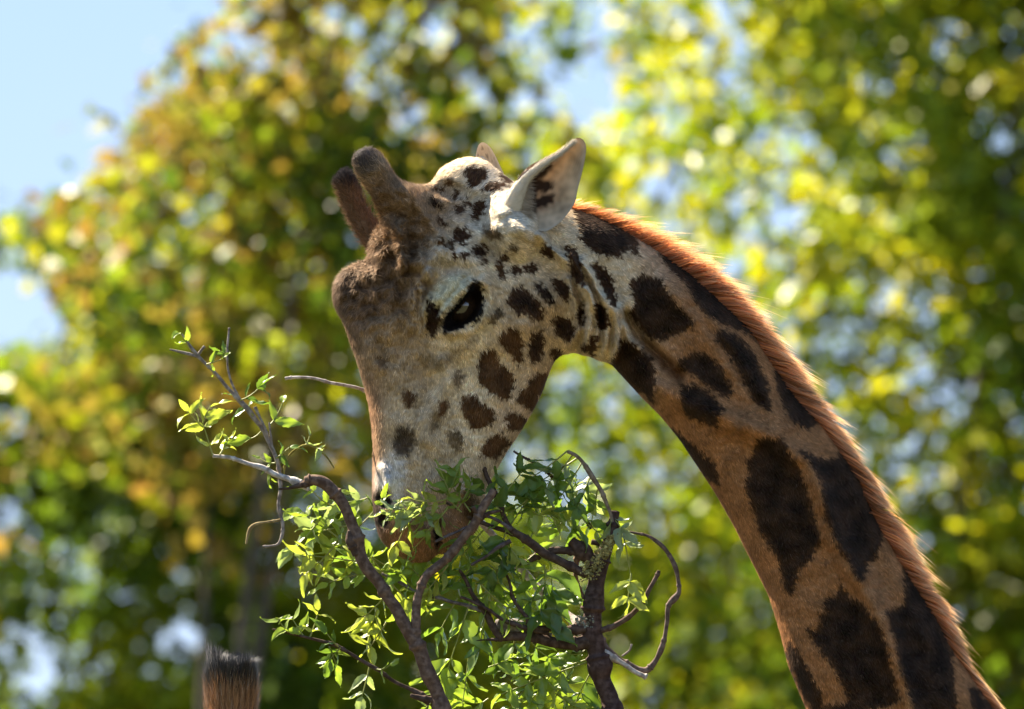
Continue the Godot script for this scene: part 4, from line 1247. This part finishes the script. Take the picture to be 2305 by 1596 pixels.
	sprays(c, 40, [
		[1060, 1150, 1010, 1080, 3, 44, 92, 0], [900, 1180, 860, 1120, 2, 44, 80, 0], [980, 1180, 930, 1235, 2, 46, 90, 1], [1060, 1170, 1030, 1225, 2, 48, 84, 1], [1130, 1210, 1190, 1290, 3, 50, 24, 3], [1090, 1190, 1040, 1250, 3, 50, 30, 0], [1010, 1270, 960, 1330, 3, 50, 10, 3], [1080, 1310, 1150, 1370, 3, 48, 16, 0], [1150, 1290, 1210, 1240, 3, 48, 20, 0], [880, 1310, 940, 1360, 3, 48, 0, 3], [1120, 1360, 1170, 1400, 3, 46, 24, 0], [1190, 1120, 1130, 1160, 3, 46, 24, 0], [1240, 1190, 1300, 1160, 3, 46, 16, 3], [760, 1220, 690, 1290, 3, 48, 0, 3], [1010, 1540, 960, 1590, 2, 50, 0, 0], [1230, 1530, 1290, 1590, 3, 52, 0, 3], [1100, 1500, 1170, 1470, 3, 50, 0, 0],
	])
	# left of the muzzle
	sprays(c, 40, [
		[860, 1290, 720, 1170, 3, 70, -20, 0], [800, 1230, 680, 1150, 3, 66, -30, 0], [840, 1270, 690, 1250, 3, 68, -20, 3], [850, 1285, 740, 1310, 3, 62, -15, 0], [800, 1180, 700, 1200, 2, 66, -35, 4], [830, 1120, 760, 1130, 2, 66, -40, 4], [790, 1200, 850, 1140, 2, 60, -60, 2], [750, 1140, 700, 1100, 2, 54, -30, 0], [840, 1300, 790, 1260, 2, 62, -30, 1], [870, 1300, 830, 1250, 2, 66, -40, 0], [720, 1170, 660, 1240, 2, 58, -20, 4], [745, 1085, 790, 1140, 2, 46, -10, 0], [820, 1240, 880, 1280, 2, 62, -40, 0],
	])
	# right of the muzzle, under the arch
	sprays(c, 40, [
		[1277, 1014, 1195, 1075, 2, 62, 0, 1], [1290, 1022, 1230, 1090, 3, 62, 0, 4], [1310, 1040, 1260, 1120, 3, 58, 4, 1], [1330, 1070, 1300, 1140, 3, 56, 4, 2], [1300, 1030, 1170, 1110, 3, 60, -10, 1], [1345, 1100, 1330, 1180, 2, 56, 0, 1], [1120, 1130, 1175, 1060, 2, 80, 30, 2], [1130, 1150, 1090, 1100, 2, 62, 30, 2], [1150, 1180, 1200, 1110, 3, 62, 10, 2], [1190, 1215, 1220, 1150, 3, 58, 0, 0], [1200, 1150, 1245, 1160, 2, 62, 10, 3], [1280, 1130, 1350, 1200, 2, 62, -10, 0], [1140, 1190, 1120, 1250, 3, 70, 20, 2], [1180, 1230, 1100, 1290, 3, 64, 10, 2], [1260, 1130, 1290, 1190, 2, 70, -14, 1], [1370, 1150, 1400, 1190, 2, 58, 0, 4], [1160, 1100, 1230, 1130, 3, 54, -16, 2], [1250, 1070, 1330, 1110, 3, 54, -16, 4],
	])
	# below
	sprays(c, 40, [
		[1100, 1270, 1180, 1330, 3, 62, 0, 0], [1080, 1260, 1020, 1320, 3, 62, -10, 1], [1120, 1280, 1100, 1360, 3, 60, 0, 0], [1000, 1345, 930, 1280, 3, 66, -20, 0], [940, 1330, 900, 1290, 2, 62, -20, 1], [1030, 1345, 990, 1420, 2, 80, 0, 1], [1060, 1350, 1010, 1500, 2, 92, 10, 0], [1090, 1390, 1080, 1460, 2, 70, 0, 2], [1150, 1340, 1215, 1380, 2, 66, 0, 4], [1230, 1280, 1215, 1380, 2, 100, 10, 2], [1225, 1270, 1230, 1330, 1, 96, 10, 1], [1240, 1300, 1250, 1370, 1, 90, 4, 2], [1330, 1480, 1200, 1510, 3, 66, -20, 0], [1320, 1490, 1130, 1560, 4, 74, -10, 0], [1250, 1500, 1190, 1580, 3, 74, -10, 0], [1200, 1520, 1140, 1600, 3, 70, -10, 1], [1160, 1430, 1150, 1490, 2, 80, -10, 2], [1330, 1510, 1290, 1590, 3, 76, -20, 1], [1345, 1530, 1345, 1610, 2, 66, -30, 0], [1290, 1500, 1240, 1590, 3, 70, -20, 0], [1055, 1480, 1040, 1590, 2, 66, 0, 0], [1010, 1500, 1020, 1560, 2, 66, 0, 0], [880, 1330, 820, 1390, 3, 62, -30, 3], [850, 1370, 830, 1430, 3, 66, -30, 3], [870, 1400, 830, 1460, 2, 62, -30, 3], [960, 1330, 910, 1370, 2, 62, -20, 0], [1190, 1440, 1240, 1480, 2, 66, -20, 1], [1400, 1190, 1420, 1300, 1, 50, 0, 4], [1420, 1290, 1412, 1350, 2, 62, 0, 3], [1320, 1460, 1280, 1470, 2, 50, -10, 0], [1100, 1570, 1060, 1600, 2, 66, 10, 0], [980, 1350, 1010, 1290, 3, 62, -20, 1], [1140, 1290, 1070, 1310, 3, 58, -10, 0], [1250, 1560, 1330, 1600, 3, 66, -30, 1],
	])

func finish_leaves() -> void:
	for host in loose:
		var tb: Tube = loose[host]
		part("foliage", tube_mesh(tb), mat(Color.WHITE, 0.33, Color(0.95, 1.0, 0.45), 0.55), host, true)

# ---------------------------------------------------------------- the trees behind
var sprig_meshes := []

func make_sprigs() -> void:
	rng.seed = 99
	for kind in 4:
		var v := PackedVector3Array()
		var n := PackedVector3Array()
		var c := PackedColorArray()
		var idx := PackedInt32Array()
		for k in 6:
			var at := Vector3(rng.randfn(0, 0.065), rng.randfn(0, 0.065), rng.randfn(0, 0.065))
			var dir := Vector3(rng.randf_range(-1, 1), rng.randf_range(-1.1, 0.5), rng.randf_range(-1, 1)).normalized()
			var face := Vector3(rng.randf_range(-1, 1), rng.randf_range(-0.2, 1.2), rng.randf_range(-1, 1)).normalized()
			var x := dir.cross(face).normalized()
			var z := x.cross(dir).normalized()
			var s := rng.randf_range(0.075, 0.14)
			var i := v.size()
			v.append_array([at, at + dir * s * 0.5 - x * s * 0.34 + z * s * 0.1, at + dir * s * 0.5 + x * s * 0.34 + z * s * 0.1, at + dir * s])
			var g := rng.randf_range(0.75, 1.25)
			for e in 4:
				n.append(z)
				c.append(Color(g * rng.randf_range(0.9, 1.1), g, g))
			idx.append_array([i, i + 1, i + 2, i + 1, i + 3, i + 2])
		sprig_meshes.append(make_mesh(v, n, c, idx))

# sky gaps between the boughs: direction (drawing units at the focus) and half-size
const GAPS := [[735, 45, 80, 60], [1290, 150, 95, 60], [1350, 230, 60, 60], [1495, 400, 75, 60], [1760, 290, 70, 55], [930, 290, 45, 40], [830, 185, 45, 40], [1060, 190, 60, 50], [1640, 100, 60, 55], [1390, 40, 40, 40], [2290, 60, 45, 40], [2240, 280, 60, 50], [1660, 610, 50, 45], [420, 1425, 75, 55], [80, 1500, 85, 60], [45, 950, 60, 60], [20, 1150, 50, 60], [200, 820, 40, 35], [2160, 1395, 36, 36], [2090, 820, 45, 45], [2275, 1545, 40, 36], [560, 120, 45, 35], [640, 170, 30, 30], [1160, 110, 40, 40], [1950, 180, 40, 45], [2100, 130, 30, 40], [1850, 60, 30, 30], [460, 320, 30, 30], [300, 560, 30, 30], [1180, 220, 45, 40], [1000, 60, 60, 45], [900, 120, 50, 40], [2000, 330, 30, 30], [1560, 500, 30, 40], [120, 1060, 30, 30], [2200, 900, 25, 30]]
const SKYLINE := [[-400, 760], [0, 770], [110, 760], [160, 690], [120, 590], [10, 545], [-200, 540], [-200, 480], [10, 470], [150, 430], [195, 380], [200, 290], [330, 225], [380, 150], [420, 90], [480, 10], [520, -100], [560, -400]]

func open_sky(p: Vector3, cam: Vector3) -> float:
	var d := B.inverse() * (p - cam)
	if d.z > -1.0:
		return 0.0
	var x := 1152.5 + d.x / -d.z * FOCUS * PX
	var y := 798.0 - d.y / -d.z * FOCUS * PX
	var w := noise.get_noise_2d(x * 1.2, y * 1.2) * 38.0 + noise.get_noise_2d(x * 4.0, y * 4.0) * 20.0
	if x < 700.0:
		var poly := PackedVector2Array()
		for s in SKYLINE:
			poly.append(Vector2(s[0], s[1]))
		poly.append(Vector2(-900, -400))
		poly.append(Vector2(-900, 760))
		if Geometry2D.is_point_in_polygon(Vector2(x + w - 35.0, y + w - 35.0), poly):
			return 1.0
	for g in GAPS:
		var u: float = (x + w * 0.6 - g[0]) / (g[2] + 6.0)
		var v: float = (y + w * 0.6 - g[1]) / (g[3] + 6.0)
		if u * u + v * v < 0.8:
			return 0.97
	return 0.0

func background_tree(label: String, at: Vector3, height: float, crown: Vector3, centre: float, count: int, colors: Array, sd: int) -> void:
	rng.seed = sd
	var t := thing("tree", label, "tree", at, "trees behind the giraffe")
	var bark := mat(Color.WHITE, 0.9, Color.BLACK, 0.3)
	var tb := Tube.new()
	add_tube(tb, [Vector4(0, -0.1, 0, 0.36), Vector4(0.05, 1.0, 0, 0.26), Vector4(0.1, 3.0, 0.1, 0.22), Vector4(-0.05, 4.6, 0, 0.19), Vector4(0.0, 5.2, 0.05, 0.12), Vector4(0.1, 5.8, 0.0, 0.04)], 12, 6, Color(0.05, 0.04, 0.03), Color(0.13, 0.10, 0.08), 0.08, 1.0)
	part("trunk", tube_mesh(tb), bark, t)
	var cam := Vector3(0, 1.7, 0)
	var boughs := []
	for k in 34:
		var a := rng.randf() * TAU
		var r := sqrt(rng.randf())
		var y := rng.randf_range(-1, 1)
		var q := sqrt(maxf(0.05, 1.0 - y * y * 0.9))
		var e := Vector3(cos(a) * r * q * crown.x, centre + y * crown.y, sin(a) * r * q * crown.z)
		boughs.append(e)
		if k < 6:
			var y0 := 4.4 + 0.09 * k
			var lb := Tube.new()
			var mid := Vector3(e.x * 0.45, lerpf(y0, e.y, 0.55), e.z * 0.45)
			add_tube(lb, [Vector4(0.03, y0, 0.03, 0.06), Vector4(mid.x, mid.y, mid.z, 0.02), Vector4(e.x, e.y, e.z, 0.012)], 7, 4, Color(0.05, 0.04, 0.03), Color(0.12, 0.10, 0.08), 0.05, 1.0)
			if open_sky(at + e, cam) < 0.5:
				part("limb", tube_mesh(lb), bark, t)
	var where := []
	var tones := []
	while where.size() < count:
		var e: Vector3 = boughs[rng.randi() % boughs.size()]
		var p := e + Vector3(rng.randfn(0, 0.23) * crown.x, rng.randfn(0, 0.2) * crown.y, rng.randfn(0, 0.23) * crown.z)
		if p.y < 0.6:
			continue
		if noise.get_noise_3dv(p * 140.0 + Vector3(sd * 7, 0, 0)) < -0.12:
			continue
		var k := open_sky(at + p, cam)
		if k > 0.0 and rng.randf() < k:
			p = e
			where.append(Transform3D(Basis.from_scale(Vector3(0.01, 0.01, 0.01)), Vector3(0, 1.0, 0)))
			tones.append(colors[0])
			continue
		var b := Basis.from_euler(Vector3(rng.randf_range(-0.6, 0.6), rng.randf() * TAU, rng.randf_range(-0.6, 0.6)))
		where.append(Transform3D(b * Basis.from_scale(Vector3.ONE * rng.randf_range(0.8, 1.35)), p))
		var hue := clampf(0.5 + 0.9 * noise.get_noise_3dv(p * 55.0 + Vector3(sd, 0, 0)) + rng.randf_range(-0.25, 0.25), 0.0, 0.999) * (colors.size() - 1)
		var c: Color = colors[int(hue)].lerp(colors[int(hue) + 1], hue - int(hue)) * rng.randf_range(0.75, 1.2)
		c.a = 1.0
		tones.append(c)
	var leaf := mat(Color.WHITE, 0.40, Color(1.0, 1.0, 0.8), 0.30)
	for kind in 4:
		var mm := MultiMesh.new()
		mm.transform_format = MultiMesh.TRANSFORM_3D
		mm.use_colors = true
		mm.mesh = sprig_meshes[kind]
		mm.instance_count = where.size() / 4
		for i in mm.instance_count:
			mm.set_instance_transform(i, where[i * 4 + kind])
			mm.set_instance_color(i, tones[i * 4 + kind])
		var mi := MultiMeshInstance3D.new()
		mi.name = "crown"
		mi.multimesh = mm
		mi.material_override = leaf
		mi.set_meta("kind", "stuff")
		t.add_child(mi, true)

func trees() -> void:
	make_sprigs()
	var yg := [Color(0.081, 0.136, 0.010), Color(0.182, 0.262, 0.010), Color(0.309, 0.362, 0.010), Color(0.471, 0.425, 0.014), Color(0.200, 0.271, 0.018)]
	var green := [Color(0.035, 0.071, 0.009), Color(0.099, 0.171, 0.006), Color(0.213, 0.284, 0.009), Color(0.085, 0.128, 0.010)]
	var rust := [Color(0.064, 0.110, 0.011), Color(0.156, 0.212, 0.011), Color(0.276, 0.294, 0.011), Color(0.276, 0.156, 0.037), Color(0.147, 0.184, 0.018), Color(0.239, 0.175, 0.032)]
	var deep := [Color(0.016, 0.032, 0.005), Color(0.038, 0.065, 0.006), Color(0.130, 0.151, 0.006), Color(0.043, 0.071, 0.008)]
	background_tree("rust tinged tree at the left edge below the open sky", Vector3(-1.6, 0, -37), 11.5, Vector3(1.7, 1.7, 1.1), 9.5, 1700, rust, 41)
	background_tree("bright yellow green tree behind the muzzle and branches", Vector3(-0.6, 0, -43), 12.0, Vector3(2.6, 2.9, 1.1), 8.8, 3200, yg, 42)
	background_tree("tall yellow leaved tree behind the ears and the mane", Vector3(2.0, 0, -40), 13.5, Vector3(2.2, 3.2, 1.1), 9.6, 3300, yg, 43)
	background_tree("shaded green tree at the right edge behind the neck", Vector3(3.4, 0, -42), 13.0, Vector3(1.7, 3.6, 1.2), 9.6, 5200, deep, 44)
	background_tree("broad dark tree low behind all the others, filling the lower half", Vector3(0.3, 0, -51), 9.5, Vector3(4.6, 1.9, 1.0), 7.3, 10000, deep, 46)
	background_tree("low fresh green tree at the lower left behind the small horn", Vector3(-2.8, 0, -44), 10.0, Vector3(1.7, 2.0, 1.0), 8.0, 2800, green, 45)

func _ready() -> void:
	var cam := Camera3D.new()
	cam.name = "camera"
	add_child(cam)
	cam.position = Vector3(0, 1.7, 0)
	cam.rotation_degrees = Vector3(PITCH, 0, 0)
	var lens := CameraAttributesPhysical.new()
	lens.frustum_focal_length = 252.6
	lens.frustum_focus_distance = FOCUS - 0.07
	lens.exposure_aperture = 4.8
	lens.frustum_near = 0.5
	lens.frustum_far = 4000.0
	cam.attributes = lens
	cam.fov = rad_to_deg(2.0 * atan(1596.0 / PX / 2.0 / FOCUS))
	cam.near = 0.5
	cam.far = 4000.0
	cam.current = true
	B = cam.basis
	O = cam.position - B.z * FOCUS
	var env := Environment.new()
	env.background_mode = Environment.BG_SKY
	var sky := ProceduralSkyMaterial.new()
	sky.sky_top_color = Color(0.24, 0.335, 0.46)
	sky.sky_horizon_color = Color(0.485, 0.51, 0.53)
	sky.sky_curve = 0.13
	sky.ground_bottom_color = Color(0.15, 0.14, 0.11)
	sky.ground_horizon_color = Color(0.3, 0.3, 0.28)
	env.sky = Sky.new()
	env.sky.sky_material = sky
	env.tonemap_mode = Environment.TONE_MAPPER_LINEAR
	env.tonemap_exposure = 6.2
	env.sdfgi_enabled = true
	env.ssao_enabled = true
	env.ssil_enabled = true
	var we := WorldEnvironment.new()
	we.name = "environment"
	we.environment = env
	add_child(we)
	var sun := DirectionalLight3D.new()
	sun.name = "sun"
	sun.light_energy = 1.6
	sun.light_color = Color(1.0, 0.95, 0.86)
	sun.light_angular_distance = 0.5
	sun.shadow_enabled = true
	add_child(sun)
	sun.look_at_from_position(Vector3.ZERO, -Vector3(-0.48, 0.80, -0.36))
	noise.seed = 7
	noise.noise_type = FastNoiseLite.TYPE_SIMPLEX_SMOOTH
	noise.frequency = 0.01
	noise.fractal_type = FastNoiseLite.FRACTAL_NONE
	# the ground
	var gm := PlaneMesh.new()
	gm.size = Vector2(3000, 3000)
	var go := MeshInstance3D.new()
	go.name = "ground"
	go.mesh = gm
	var gmat := mat(Color(0.045, 0.045, 0.022), 0.95, Color.BLACK, 0.3, false)
	go.material_override = gmat
	go.set_meta("kind", "structure")
	go.set_meta("label", "grassy ground of the enclosure under the trees")
	add_child(go)
	trees()
	giraffe()
	other_giraffe()
	browse()
	finish_leaves()
